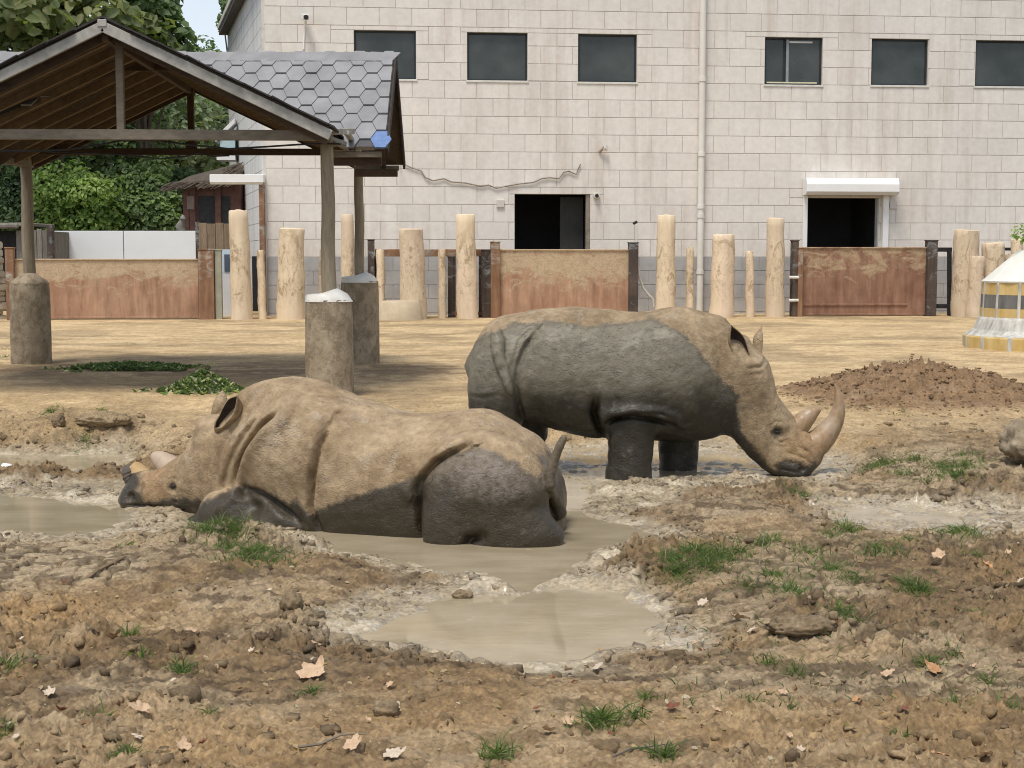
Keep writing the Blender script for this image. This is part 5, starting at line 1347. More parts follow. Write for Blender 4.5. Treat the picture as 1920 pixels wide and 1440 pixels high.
def clutter():
    # white panel fence behind the long gate
    p = lambda px, py, Y: at_y(px, py, Y)
    Y = 43.0; a = p(91, 433, Y); b = p(369, 433, Y)
    root = empty('panel_fence', ((a[0] + b[0]) / 2, Y, .5), 'white sheet panel fence behind the long rusty gate', 'fence')
    m = simple_mat('white_sheet', (.66, .685, .70), (.72, .74, .75), 1.0, .55, .1)
    xs = [a[0], p(231, 433, Y)[0], b[0]]
    for i in range(2): MB().box((xs[i] + .01, Y, .4), (xs[i + 1] - .01, Y + .05, a[2])).build('panel', m, root, .006)
    for x in xs: MB().box((x - .04, Y + .052, .4), (x + .04, Y + .13, a[2] + .03)).build('post', M_STEEL, root, .006)
    MB().box((xs[0], Y + .055, a[2] - .08), (xs[2], Y + .09, a[2] + .012)).build('top_rail', M_STEEL, root)
    # red-brown hut with a ragged thatch
    Yh = 44.0; x0, x1 = p(345, 400, Yh)[0], p(452, 400, Yh)[0]; zt = p(390, 345, Yh)[2]
    root = empty('brick_hut', ((x0 + x1) / 2, Yh + 1.2, .5), 'dark red hut with ragged thatch beside the animal house', 'hut')
    mr = simple_mat('red_brown_wall', (.085, .042, .034), (.150, .078, .060), 4, .9, .5, .02)
    MB().box((x0, Yh, .3), (x1, Yh + 2.6, zt)).build('wall', mr, root, .02)
    MB().box((p(372, 400, Yh)[0], Yh - .02, .3), (p(432, 400, Yh)[0], Yh + .004, zt - .35)).build('doorway', M_BLACK, root)  # flat black panel on the wall, painting the dark of an open door
    for px in (350, 362, 410): MB().box((p(px, 400, Yh)[0] - .09, Yh - .10, .3), (p(px, 400, Yh)[0] + .09, Yh - .022, zt)).build('pier', mr, root, .02)
    MB().box((p(352, 388, Yh)[0], Yh - .13, p(352, 393, Yh)[2]), (p(366, 388, Yh)[0], Yh - .102, p(352, 368, Yh)[2])).build('plaque', simple_mat('dull_plaque', (.17, .12, .10), (.22, .17, .15), 8), root, .006)
    mb = MB(); rn = random.Random(3); zr2 = zt + .75
    for i in range(420):
        t = rn.random(); s = rn.random(); x = x0 - .25 + (x1 - x0 + .3) * t; z = zt - .05 + (zr2 - zt) * (t ** 1.2) * s + .1
        y = Yh - .35 + s * 1.2; L = .35 + .3 * rn.random()
        mb.bar((x, y, z), (x - L * .7, y - .25, z - L * .38 - .05 * rn.random()), .02 + .02 * rn.random(), .015)
    o = mb.build('thatch', simple_mat('old_thatch', (.075, .058, .045), (.20, .165, .13), 8, .95, .6, .02), root); o['kind'] = 'stuff'
    MB().add([(x0 - .2, Yh - .3, zt), (x1, Yh - .3, zt + .05), (x1, Yh + 1.3, zr2), (x0 - .1, Yh + 1.3, zt + .3), (x0 - .2, Yh + 2.7, zt), (x1, Yh + 2.7, zt)], [(0,1,2,3), (3,2,5,4), (0,3,4), (1,5,2), (0,4,5,1)]).build('roof', simple_mat('thatch_base', (.06, .048, .038), (.11, .09, .07), 8), root)
    # pale carved finial before the hut
    q = p(341, 432, 43.6); st = empty('stone_figure', (q[0], 43.6, .5), 'small grey stone figure on the fence pillar before the hut', 'figure')
    ms = simple_mat('grey_stone', (.16, .15, .13), (.26, .25, .22), 12)
    MB().tube([(q[0], 43.6, .3), (q[0], 43.6, q[2] - .1), (q[0], 43.6, q[2])], [.22, .20, .16], 12, True, .1).build('pillar', ms, st, 0, 50)
    MB().tube([(q[0], 43.6, q[2] - .02), (q[0] - .05, 43.6, q[2] + .12), (q[0] + .02, 43.55, q[2] + .24), (q[0] + .06, 43.5, q[2] + .30)], [.13, .14, .09, .03], 12, True, .1).build('torso', ms, st, 0, 50)
    MB().tube([(q[0] + .03, 43.55, q[2] + .25), (q[0] + .06, 43.5, q[2] + .36), (q[0] + .07, 43.5, q[2] + .44)], [.06, .09, .03], 12).build('head', ms, st, 0, 50)
    # white awning on a brown post by the corner of the house
    Ya = 38.1; root = empty('awning', (p(490, 590, Ya)[0], Ya, .5), 'white flat awning on a brown post at the house corner', 'awning')
    a, b = p(393, 342, Ya), p(494, 327, Ya); MB().box((a[0], Ya, a[2]), (b[0], Ya + 1.1, b[2])).build('canopy', M_WHITE, root, .01)
    MB().box((a[0] + .02, Ya - .03, a[2] - .05), (b[0] - .02, Ya + .02, a[2] - .002)).build('trim', simple_mat('tan_trim', (.36, .30, .22), (.44, .38, .29), 6), root)
    c0, c1 = p(485, 400, Ya)[0], p(495, 400, Ya)[0]; MB().box((c0, Ya + .06, .3), (c1, Ya + .20, a[2] - .052)).build('post', M_RSTEEL, root, .006)
    cbl = [(462,398),(460,380),(461,362),(464,345)]
    # wooden board screen, blue-white cabinet
    Yd = 40.5; a, b = p(372, 418, Yd), p(436, 470, Yd); root = empty('board_screen', ((a[0] + b[0]) / 2, Yd, .5), 'brown grained board screen behind the broad rusty post', 'screen')
    nb = 4; mw = wood_mat('grained_board', (.16, .115, .075), (.27, .21, .145), (2, 2, .3), 4, .9, .25)
    for i in range(nb):
        x = a[0] + (b[0] - a[0]) * i / nb; MB().box((x + .006, Yd, .4), (x + (b[0] - a[0]) / nb - .006, Yd + .05, a[2] - .02 * (i % 2))).build('board', mw, root, .006)
    MB().box((a[0] - .1, Yd + .052, .4), (a[0] + .02, Yd + .16, a[2] + .03)).build('post', M_STEEL, root, .008)
    Yk = 38.2; a, b = p(416, 468, Yk), p(446, 595, Yk); root = empty('cabinet', ((a[0] + b[0]) / 2, Yk + .2, gz((a[0] + b[0]) / 2, Yk + .2)), 'pale blue and white cabinet behind the tall cracked-cap log', 'cabinet')
    zb = root.location.z; zm = p(420, 512, Yk)[2]
    MB().box((a[0], Yk, zb - .05), (b[0], Yk + .5, zm - .01)).build('base', simple_mat('pale_grey_metal', (.52, .53, .55), (.58, .59, .61), 3, .5), root, .01)
    MB().box((a[0], Yk, zm), (b[0], Yk + .5, a[2])).build('top', simple_mat('pale_blue_metal', (.42, .52, .60), (.50, .58, .65), 3, .5), root, .01)
    MB().box((a[0] + .06, Yk - .02, zm + .04), (b[0] - .02, Yk - .002, a[2] - .12)).build('screen', simple_mat('slate_panel', (.06, .08, .11), (.08, .10, .13), 3, .3), root, .004)
    Yk = 38.5; a, b = p(472, 480, Yk), p(486, 585, Yk); o = MB().box((a[0], Yk, gz(a[0], Yk) + .1), (b[0], Yk + .15, a[2])).build('black_panel', M_BLACK, None, .02, origin=(a[0], Yk, gz(a[0], Yk))); tag(o, 'black upright board between the cracked-cap log and thin pole', 'board')
    Yk = 38.75; a = p(586, 510, Yk); b = p(596, 535, Yk); o = MB().box((a[0], Yk, b[2]), (b[0], Yk + .08, a[2])).build('meter_box', M_WHITE, None, .01, origin=(a[0], Yk, b[2])); tag(o, 'small white meter box on the grey plinth', 'box')
    # shed at the far left with a dark opening
    Ys = 41.0; root = empty('shed', (p(30, 500, Ys)[0], Ys + 1, .5), 'grey plank shed with a dark opening behind the left post', 'shed')
    ms = wood_mat('grey_plank', (.13, .12, .105), (.24, .22, .195), (2, 2, .3), 5, .9, .3)
    zt = p(40, 432, Ys)[2]; x0 = p(-160, 500, Ys)[0]
    edges = [p(px, 500, Ys)[0] for px in (31, 44, 57, 70, 80, 90)]
    for i in range(5): MB().box((edges[i] + .006, Ys, .4), (edges[i + 1] - .006, Ys + .05, zt + .04 * (i % 2))).build('plank', ms, root, .006)
    MB().box((x0, Ys + .5, .4), (edges[0], Ys + .55, zt)).build('opening', M_BLACK, root)  # black sheet standing in for the shade inside the shed
    MB().box((x0, Ys + .56, .4), (edges[-1], Ys + 2.5, zt - .02)).build('wall', ms, root)
    MB().bar((x0, Ys + 1.0, zt + .10), (edges[2], Ys + 1.0, zt + .16), 2.6, .10).build('roof', wood_mat('split_log_roof', (.15, .135, .11), (.27, .25, .21), (.3, 2, 2), 6), root, .02)
    MB().bar((x0, Ys - .28, zt + .04), (edges[1], Ys - .28, zt + .12), .14, .14).build('eave_log', ms, root, .04)
    MB().box((edges[-1], Ys - .05, .4), (edges[-1] + .14, Ys + .2, zt + .15)).build('corner_post', M_STEEL, root, .01)
    # layered pale rock at the left edge
    Yr = 36.4; rn = random.Random(8)
    for i in range(1):
        root = empty('rock_stack', (p(2, 560, Yr)[0], Yr, gz(p(2, 560, Yr)[0], Yr)), 'stack of pale layered rock slabs beside the slim rusty post', 'rocks')
        z = root.location.z - .05; top = p(5, 462, Yr)[2]; xr = p(12, 500, Yr)[0]; mk = simple_mat('pale_rock', (.46, .39, .29), (.60, .54, .43), 3.5, .92, .6, .02)
        while z < top:
            h = .12 + .10 * rn.random(); w = 1.2 + .3 * rn.random(); dx = -.08 * rn.random()
            mb = MB(); n = 9
            ring = [(xr + dx - w / 2 + math.cos(2 * math.pi * k / n) * w / 2 * (1 + .12 * (rn.random() - .5)), Yr + math.sin(2 * math.pi * k / n) * .5) for k in range(n)]
            vs = [(x, y, z) for x, y in ring] + [(x, y, z + h * (.9 + .2 * rn.random())) for x, y in ring]
            mb.add(vs, [tuple(range(n))[::-1], tuple(range(n, 2 * n))] + [(k, (k + 1) % n, n + (k + 1) % n, n + k) for k in range(n)]).build('slab', mk, root, .03, 40, 2); z += h * .96
    # striped round planter with a sloping white top and a bush
    Yp = 25.6; cx = (1968 - 960) / F_PX * Yp; zb = gz(cx, Yp) - .02; sc = Yp / F_PX
    root = empty('planter', (cx, Yp, zb), 'round concrete planter with worn yellow and black bands and white sloping top', 'planter')
    zz = lambda py: float(at_y(1960, py, Yp)[2]); rb, rd = 156 * sc, 126 * sc; N = 16
    def drum(prof, name, mat, par=root, n=N, bev=0, gap=0.0, ph=0.0):
        mb = MB(); m = len(prof); vs = []
        for r, z in prof:
            for k in range(n): a = 2 * math.pi * (k + ph) / n; vs.append((cx + r * math.cos(a), Yp + r * math.sin(a), z))
        fs = [(i*n+k, i*n+(k+1)%n, (i+1)*n+(k+1)%n, (i+1)*n+k) for i in range(m-1) for k in range(n)] + [tuple(range(n))[::-1], tuple((m-1)*n+k for k in range(n))]
        return mb.add(vs, fs).build(name, mat, par, bev)
    yel = simple_mat('worn_yellow_paint', (.46, .30, .08), (.60, .46, .22), 5, .8, .4, stretch=(1, 1, .4)); blk = simple_mat('worn_black_paint', (.07, .068, .065), (.19, .185, .175), 5, .8, .4, stretch=(1, 1, .3)); wht = simple_mat('chalky_white', (.60, .585, .53), (.72, .705, .65), 2.2, .85, .3)
    gry = simple_mat('streaked_concrete', (.28, .27, .255), (.62, .60, .54), 9, .9, .5, .01, stretch=(1, 1, .25))
    z0, z1, z2, z3, z4, z5, z6 = zb - .1, zz(628), zz(600), zz(577), zz(552), zz(530), zz(470)
    drum([(rb, z0), (rb, z1 - .02), (rb * .985, z1)], 'plinth', yel, bev=.01)
    drum([(rb * .98, z1 + .002), (rb * .88, z1 + .10), (rd * 1.03, z2 + .02), (rd * 1.005, z2 + .06)], 'skirt', gry)
    drum([(rd, z2 + .062), (rd, z3)], 'yellow_band', yel); drum([(rd * .995, z3 + .002), (rd * .99, z4)], 'black_band', blk); drum([(rd * .985, z4 + .002), (rd * .975, z5)], 'yellow_band', yel)
    for k in range(N):
        a = 2 * math.pi * (k + .0) / N
        if math.sin(a) > .5: continue
        e = Vector((math.cos(a), math.sin(a), 0)); c = Vector((cx, Yp, 0))
        MB().bar(c + e * (rd * .985) + Vector((0, 0, z2 + .03)), c + e * (rd * .965) + Vector((0, 0, z5)), .055, .05, e).build('rib', gry, root, .01)
        MB().bar(c + e * rb * .99 + Vector((0, 0, z0)), c + e * rb * .985 + Vector((0, 0, z1)), .08, .05, e).build('rib', gry, root, .01)
    drum([(rd * .978, z5 + .002), (rd * .985, z5 + .03), (rd * .95, z5 + .06), (rd * .48, z6), (rd * .42, z6 + .02)], 'sloping_top', wht, n=32)
    return root, (cx, Yp, z6)
PLANTER, PL_TOP = clutter()
# ------------------------------------------------------------------ trees, shrubs, grass, clods, leaves
def leaf_mat(name, rough=.55):
    t = NT(name); a = t.attr('tint', 'Color')
    col = t.mix(1.0, a, t.ramp(t.noise(t.pos(), 3, 4), .3, .7, (.8, .8, .8), (1.2, 1.2, 1.2)), 'MULTIPLY')
    t.out(col, rough, None, .3)
    tr = t.node('ShaderNodeBsdfTranslucent'); t.l.new(t.mix(1.0, col, (1.3, 1.5, .6), 'MULTIPLY'), tr.inputs[0])
    ms = t.node('ShaderNodeMixShader'); ms.inputs[0].default_value = .45
    o = t.n['Material Output']; t.l.new(t.b.outputs[0], ms.inputs[1]); t.l.new(tr.outputs[0], ms.inputs[2]); t.l.new(ms.outputs[0], o.inputs[0])
    return t.m
M_LEAF = leaf_mat('foliage'); M_BARK = wood_mat('bark', (.07, .055, .042), (.13, .105, .08), (2, 2, .4), 6)
def leaves_mesh(name, C, N, size, cols, aspect=.55, rng=RNG, fold=.25):
    """one folded leaf per centre: 6 verts, 2 quads"""
    n = len(C); d = rng.normal(size=(n, 3)); d -= (d * N).sum(1)[:, None] * N; d /= np.linalg.norm(d, axis=1)[:, None] + 1e-9
    s = np.cross(N, d); L = size[:, None]; w = L * aspect / 2
    tip = C + d * L * .5 - N * L * .08; base = C - d * L * .5
    m1 = C + d * L * .12 + s * w + N * L * fold * .5; m2 = C + d * L * .12 - s * w + N * L * fold * .5; b1 = C - d * L * .28 + s * w * .75 + N * L * fold * .35; b2 = C - d * L * .28 - s * w * .75 + N * L * fold * .35
    V = np.stack([base, b1, m1, tip, m2, b2], 1).reshape(-1, 3); i = np.arange(n) * 6
    q = np.concatenate([np.stack([i, i + 1, i + 2, i + 3], 1), np.stack([i, i + 3, i + 4, i + 5], 1)])
    me = mesh_np(name, V, q, False); attr_c(me, 'tint', np.repeat(cols, 6, 0)); return me
def crown(name, parent, centre, rad, n, leaf, palette, seed, clumps=60, mat=M_LEAF, flat=.0, lump=.34):
    g = np.random.default_rng(seed); centre = np.array(centre, float); rad = np.array(rad, float)
    u = g.normal(size=(clumps, 3)); u /= np.linalg.norm(u, axis=1)[:, None]; rr = g.random(clumps) ** .45
    cc = u * rr[:, None] * (1 + .25 * (g.random(clumps)[:, None] - .5)); cs = .18 + lump * g.random(clumps) ** 1.5
    k = g.choice(clumps, n, p=cs ** 2 / (cs ** 2).sum()); v = g.normal(size=(n, 3)); v /= np.linalg.norm(v, axis=1)[:, None]
    q = cc[k] + v * (cs[k] * (.55 + .45 * g.random(n) ** .5))[:, None]
    C = centre + q * rad - parent_loc(parent)
    N = v * .75 + g.normal(size=(n, 3)) * .35 + np.array([0, -.35, .55]); N /= np.linalg.norm(N, axis=1)[:, None]
    pal = np.array(palette); t = np.clip(g.random(n) * .7 + g.random(clumps)[k] * .5 - .1, 0, .999); i = (t * (len(pal) - 1)).astype(int); f = (t * (len(pal) - 1) - i)[:, None]
    cols = pal[i] * (1 - f) + pal[i + 1] * f
    cols = cols * (.75 + .5 * g.random(n))[:, None]
    me = leaves_mesh(name, C, N, leaf * (.7 + .6 * g.random(n)), cols, .55, g)
    return link(name, me, mat, parent), centre + cc * rad
def tree(name, label, cat, base, height, crownc, rad, n, leaf, pal, seed, clumps=60, group=None, trunk=.18, kind=None):
    root = empty(name, base, label, cat, group); rn = random.Random(seed)
    b = Vector(base); top = Vector(crownc)
    P = [b + (top - b) * t + Vector((math.sin(t * 5 + seed) * .15 * trunk / .18, math.cos(t * 4) * .1, 0)) for t in (0, .2, .4, .6, .8, 1)]
    o = MB().tube(P, [trunk * 1.25, trunk, trunk * .85, trunk * .68, trunk * .5, trunk * .25], 12, True, .08, seed).build('trunk', M_BARK, root, 0, 60)
    cr, cc = crown('crown', root, crownc, rad, n, leaf, pal, seed, clumps)
    mb = MB(); start = P[3]
    for c in cc[:: max(1, len(cc) // 14)]:
        c = Vector(c); s = P[2] + (P[4] - P[2]) * rn.random(); m = (s + c) / 2 + Vector((0, 0, .15 * (c - s).length * .3))
        mb.tube([s, m, c], [trunk * .35, trunk * .2, trunk * .06], 6, False)
    mb.build('limbs', M_BARK, root, 0, 60)
    return root
DARK = [(.034, .058, .030), (.062, .100, .046), (.100, .150, .066)]
MID = [(.080, .125, .058), (.140, .205, .090), (.205, .275, .120)]
BRIGHT = [(.110, .185, .052), (.220, .320, .090), (.370, .455, .160)]
YEL = [(.085, .115, .045), (.150, .180, .070), (.270, .265, .120)]
HAZY = [(.145, .185, .120), (.205, .255, .160), (.270, .320, .200)]  # greyed greens, distance haze put into the leaf colour
def T(px, py, Y): return tuple(at_y(px, py, Y))
def grow_trees():
    G = 'trees behind the yard'
    def add(name, lab, px, py, Y, rx, rz, n, leaf, pal, seed, clumps=60, group=G, ry=None, trunk=.2):
        c = T(px, py, Y); b = (c[0] + .2, Y + .2, gz(c[0], Y)); sc = Y / F_PX
        return tree(name, lab, 'tree', b, 0, c, (rx * sc, ry or (rx * sc), rz * sc), n, leaf, pal, seed, clumps, group, trunk)
    add('broadleaf_tree', 'big-leaved yellow-green tree rising above the pavilion ridge', 80, 20, 47, 200, 150, 3000, .46, YEL, 1, 60)
    add('broadleaf_tree', 'large-leaved dark green tree beside the gap of sky', 270, 65, 49, 78, 105, 1700, .42, MID, 2, 40)
    add('dark_tree', 'dark shaded tree filling in behind the shed and left pole', 0, 330, 52, 150, 190, 11000, .24, DARK, 3, 80)
    add('dark_tree', 'dark mid-green tree seen through the pavilion roof', 160, 250, 56, 150, 170, 9000, .26, DARK + MID[2:], 4, 80)
    add('leafy_tree', 'soft green tree seen between the king posts', 300, 250, 60, 130, 160, 9000, .26, HAZY, 5, 80)
    add('leafy_tree', 'pale green tree against the edge of the house side wall', 395, 290, 64, 90, 140, 9000, .26, HAZY, 6, 70)
    add('leafy_tree', 'thin sprig tree poking past the house roof edge', 440, 15, 62, 34, 46, 420, .24, MID, 7, 12)
    add('leafy_tree', 'low dark green tree behind the hut and white panels', 330, 400, 50, 90, 80, 7000, .20, DARK + MID[1:2], 8, 60)
    add('leafy_tree', 'feathery tree top beside the open strip of sky', 385, 125, 66, 55, 42, 900, .20, MID, 17, 30)
    def shrub(lab, px, py, Y, rx, rz, n, leaf, pal, seed, clumps):
        c = T(px, py, Y); sc = Y / F_PX
        return tree('shrub', lab, 'shrub', (c[0], Y, gz(c[0], Y)), 0, c, (rx * sc, rx * sc * .8, rz * sc), n, leaf, pal, seed, clumps, 'shrubs behind the white fence', .09)
    shrub('bright yellow-green rounded shrub behind the white panel fence', 165, 385, 46, 92, 68, 8500, .16, BRIGHT, 9, 70)
    shrub('mid-green shrub leaning beside the bright rounded shrub', 265, 380, 46.5, 75, 72, 6500, .16, MID + BRIGHT[1:2], 10, 60)
    shrub('dark green shrub behind the left pavilion pole', 60, 360, 47, 60, 90, 6000, .17, DARK + MID[1:2], 11, 50)
    # far wood closing the view below the crowns
    g = np.random.default_rng(5); n = 16000; x = g.uniform(-34, -10.5, n); y = g.uniform(68, 76, n); z = .3 + g.random(n) ** .8 * (5.2 + 1.6 * vnoise(x * .5, x * 0 + 3.3, 3))
    N = g.normal(size=(n, 3)) * .6 + np.array([0, -.5, .5]); N /= np.linalg.norm(N, axis=1)[:, None]
    pal = np.array(DARK + MID[:2]); cols = pal[g.integers(0, len(pal), n)] * (.8 + .6 * g.random(n))[:, None]
    tag(link('far_wood', leaves_mesh('far_wood', np.stack([x, y, z], 1), N, .42 * (.7 + .6 * g.random(n)), cols), M_LEAF), 'dark far belt of trees behind the yard', 'trees', kind='stuff')
    # bush on the planter
    cx, cy, cz = PL_TOP; root = empty('planter_bush', (cx, cy, cz), 'small bright green bush growing out of the striped planter', 'bush')
    sc = cy / F_PX
    MB().tube([(cx, cy, cz - .1), (cx - .1, cy, cz + .25), (cx - .18, cy, cz + .55)], [.03, .022, .01], 7).build('stem', M_BARK, root, 0, 60)
    crown('foliage', root, (cx - 12 * sc, cy, cz + 38 * sc), (54 * sc, 54 * sc, 46 * sc), 1500, .075, BRIGHT, 12, 40)
grow_trees()

def scatter():
    g = np.random.default_rng(77)
    # ---- clods: joined lumps of broken mud, kicked up round the pools and over the mound
    bm = bmesh.new(); bmesh.ops.create_icosphere(bm, subdivisions=1, radius=1.0); ico = np.array([v.co[:] for v in bm.verts]); tri = np.array([[v.index for v in f.verts] for f in bm.faces]); bm.free()
    shapes = []
    for k in range(10):
        q = np.sign(ico) * np.abs(ico) ** .75; q = q * (.55 + .80 * g.random(len(ico)))[:, None] * (.55 + .8 * g.random(3))
        q[:, 2] *= .55 + .25 * g.random(); shapes.append(q)
    def clods(name, X, Y, R_, tone, label, matname):
        G = ground_all(X, Y); n = len(X); V = []; Fc = []; cols = []; wets = []
        for i in range(n):
            a = g.random() * 6.283; c, s = math.cos(a), math.sin(a); q = shapes[i % 10] * R_[i] * (.75 + .5 * g.random(3))
            q = np.stack([q[:, 0] * c - q[:, 1] * s, q[:, 0] * s + q[:, 1] * c, q[:, 2]], 1)
            V.append(q + np.array([X[i], Y[i], G['h'][i] - R_[i] * .22])); Fc.append(tri + i * len(ico))
        V = np.concatenate(V); me = mesh_np(name, V, np.concatenate(Fc), False)
        cl, wet = soil_colour(X, Y, G); wet = wet * .6
        base = (.6 * cl + .4 * tone) * (.60 + .55 * g.random((n, 1)))
        attr_c(me, 'soil', np.repeat(base, len(ico), 0)); attr_f(me, 'wet', np.repeat(wet, len(ico))); attr_f(me, 'muddy', np.ones(len(V)))
        o = link(name, me, bpy.data.materials['soil']); tag(o, label, 'soil', kind='stuff')
    N = 60000; Y = 4.6 + 11.5 * g.random(N) ** .85; X = (g.random(N) * 2 - 1) * (.36 * Y + .6); G = ground_all(X, Y, False)
    dens = sstep(.42, .62, fbm(X * 1.1, Y * 1.1, 3, 41)) * .5 + .12 + 1.1 * np.exp(-((G['pond'] - .24) / .20) ** 2)
    dens *= (G['pond'] > .06) * G['muddy'] * (1 - .6 * G['crackm'])
    keep = g.random(N) < dens * .36; X, Y = X[keep], Y[keep]; n = len(X)
    R_ = .010 + .042 * g.random(n) ** 3.0
    clods('mud_clods', X, Y, R_, np.array([.190, .140, .085]), 'crumbled brown clods of churned mud round the pools', 'soil')
    n = 2600; a = g.random(n) * 6.283; rr = np.sqrt(g.random(n)); X = MOUND[0] + np.cos(a) * rr * 1.9; Y = MOUND[1] + np.sin(a) * rr * 1.5
    clods('mound_clods', X, Y, .009 + .030 * g.random(n) ** 3.0, np.array([.200, .128, .072]), 'loose red-brown lumps heaped on the earth mound', 'soil')
    # ---- grass
    tufts = [(410,1003,70,1.0),(440,1015,60,1.0),(395,1015,45,.9),(470,1055,65,.9),(520,1060,45,.8),(360,1000,30,.5),(235,1030,18,.4),(95,777,26,.8),(160,805,36,.7),(190,770,24,.4),(30,655,24,.7),(10,670,20,.5),
             (1300,1050,60,1.0),(1270,1080,50,1.0),(1350,1045,50,.8),(1440,1030,45,.9),(1490,935,30,1.0),(1500,940,26,.8),(1640,880,40,1.0),(1660,870,34,.9),(1720,865,40,.8),(1770,880,40,1.0),(1790,905,50,1.2),(1810,880,44,.9),(1840,870,24,.7),
             (1590,1000,30,.9),(1800,1015,55,1.1),(1780,1010,26,.6),(1640,1040,40,.7),(1700,1025,30,.5),(1520,1050,60,.5),(1560,1070,60,.45),(1480,1110,70,.5),(1600,1090,50,.4),(1720,1115,34,1.0),(1700,1105,30,.6),(1580,1170,34,.8),(1600,1195,22,.6),(1830,1165,24,.4),
             (1130,1362,50,.9),(1190,1350,26,.6),(1210,1320,16,.5),(340,1265,30,.8),(240,1200,22,.7),(265,1250,22,.5),(180,1355,26,.6),(1245,1424,24,1.0),(935,1425,34,.8),(235,1425,26,.8),(1050,1240,22,.7),(580,1312,20,.5),(10,1375,16,.7),(20,1262,40,.4),(390,1355,18,.4),
             (1740,1250,30,.6),(1790,1240,20,.4),(1400,1330,24,.4),(1480,1345,18,.3),(1490,1270,26,.3),(1690,1395,18,.4),(1440,1250,30,.35),(1790,1330,20,.3),(1850,1290,24,.3),(1890,1350,20,.3),(130,1000,20,.3),(480,990,24,.8),(455,985,12,.6),(1690,770,30,.2),(1830,1050,40,.4),(700,645,26,.4),(250,645,16,.5),(620,640,16,.4)]
    tufts += [(1260,1065,40,.7),(1330,1065,46,.7),(1390,1040,40,.6),(1690,890,40,.6),(1740,910,36,.6),(1800,860,36,.6),(430,1035,50,.6),(490,1045,40,.6),(1560,1010,30,.5),(1680,1050,40,.4),(1450,1080,50,.4),(1400,1100,40,.35)]
    P, L, D, C = [], [], [], []
    for px, py, r, w in tufts:
        c = gpix(px, py, .08); sc = c[1] / F_PX; R0 = r * sc
        n = int(190 * w * (r / 30.0) ** 1.3); a = g.random(n) * 6.283; q = np.abs(g.normal(size=n)) * R0 * .62
        x, y = c[0] + np.cos(a) * q, c[1] + np.sin(a) * q * 1.3; z = ground_all(x, y)['h'] - .005
        h = (.032 + .080 * g.random(n) ** 1.8) * (.75 + .45 * w); lean = g.normal(size=(n, 2)) * .85
        P.append(np.stack([x, y, z], 1)); L.append(h); D.append(np.concatenate([lean, np.ones((n, 1))], 1))
        base = np.array([[.085, .130, .045], [.120, .175, .055], [.175, .225, .085], [.30, .27, .15]]); C.append(base[g.choice(4, n, p=[.34, .34, .22, .10])] * (.7 + .6 * g.random((n, 1))))
    # thin scattered sprouts over the right bank
    n = 900; px, py = g.uniform(1240, 1920, n), g.uniform(1000, 1330, n); pts = np.array([at_z(a, b, .1) for a, b in zip(px, py)])
    z = ground_all(pts[:, 0], pts[:, 1])['h'] - .004; P.append(np.stack([pts[:, 0], pts[:, 1], z], 1)); L.append(.02 + .05 * g.random(n)); D.append(np.concatenate([g.normal(size=(n, 2)) * .8, np.ones((n, 1))], 1)); C.append(np.array([[.07, .11, .035]]) * (.7 + .8 * g.random((n, 1))))
    P = np.concatenate(P); L = np.concatenate(L)[:, None]; D = np.concatenate(D); D /= np.linalg.norm(D, axis=1)[:, None]; C = np.concatenate(C); n = len(P)
    sd = np.cross(D, g.normal(size=(n, 3))); sd /= np.linalg.norm(sd, axis=1)[:, None]; w = .0016 + .0020 * g.random((n, 1)); dr = np.concatenate([D[:, :2], np.zeros((n, 1))], 1)
    m = P + D * L * .55; tp = P + D * L * .95 + dr * L * .35 - np.array([0, 0, 1]) * L * .08
    V = np.stack([P - sd * w, P + sd * w, m + sd * w * .8, m - sd * w * .8, tp], 1).reshape(-1, 3); i = np.arange(n) * 5
    me = mesh_np('grass', V, [np.stack([i, i + 1, i + 2, i + 3], 1), np.stack([i + 3, i + 2, i + 4], 1)], False); attr_c(me, 'tint', np.repeat(C, 5, 0))
    tag(link('grass', me, M_LEAF), 'thin green grass sprouting in tufts from the mud', 'grass', kind='stuff')
    # ---- piles of chopped fodder
    for k, (px, py, rx, h, lab) in enumerate(((382, 738, 70, .24, 'heap of chopped green and pale fodder on the sand'), (245, 697, 100, .06, 'flattened spread of dark green chopped fodder near the left post'))):
        c = gpix(px, py - 6, .4); sc = c[1] / F_PX; R0 = rx * sc; n = 2400
        a = g.random(n) * 6.283; q = np.sqrt(g.random(n)) * (.62 + .75 * vnoise(np.cos(a) * 2.2 + 5, np.sin(a) * 2.2 + k * 7, 3)); q = np.where(g.random(n) < .06, q * 1.6, q); x = c[0] + np.cos(a) * q * R0; y = c[1] + np.sin(a) * q * R0 * (.75 if k == 0 else .6)
        z = ground_all(x, y)['h'] + .01 + h * np.clip(1 - q, 0, 1) ** (.9 if k == 0 else .5) * (.55 + .45 * g.random(n)) * (1 if k == 0 else fbm(x * 5, y * 5, 2, 3) * 1.6)
        N_ = g.normal(size=(n, 3)) * .6 + np.array([0, -.2, .8]); N_ /= np.linalg.norm(N_, axis=1)[:, None]
        pal = np.array([(.095, .135, .060), (.140, .195, .080), (.21, .27, .11), (.48, .50, .28), (.60, .58, .42)]); pr = [.28, .26, .18, .16, .12] if k == 0 else [.40, .32, .18, .07, .03]
        cols = pal[g.choice(5, n, p=pr)] * (.75 + .5 * g.random((n, 1)))
        me = leaves_mesh('fodder_heap', np.stack([x, y, z], 1) - np.array([c[0], c[1], c[2]]), N_, .07 + .07 * g.random(n), cols, .38, g)
        o = link('fodder_heap', me, M_LEAF, None, c); tag(o, lab, 'fodder', kind='stuff')
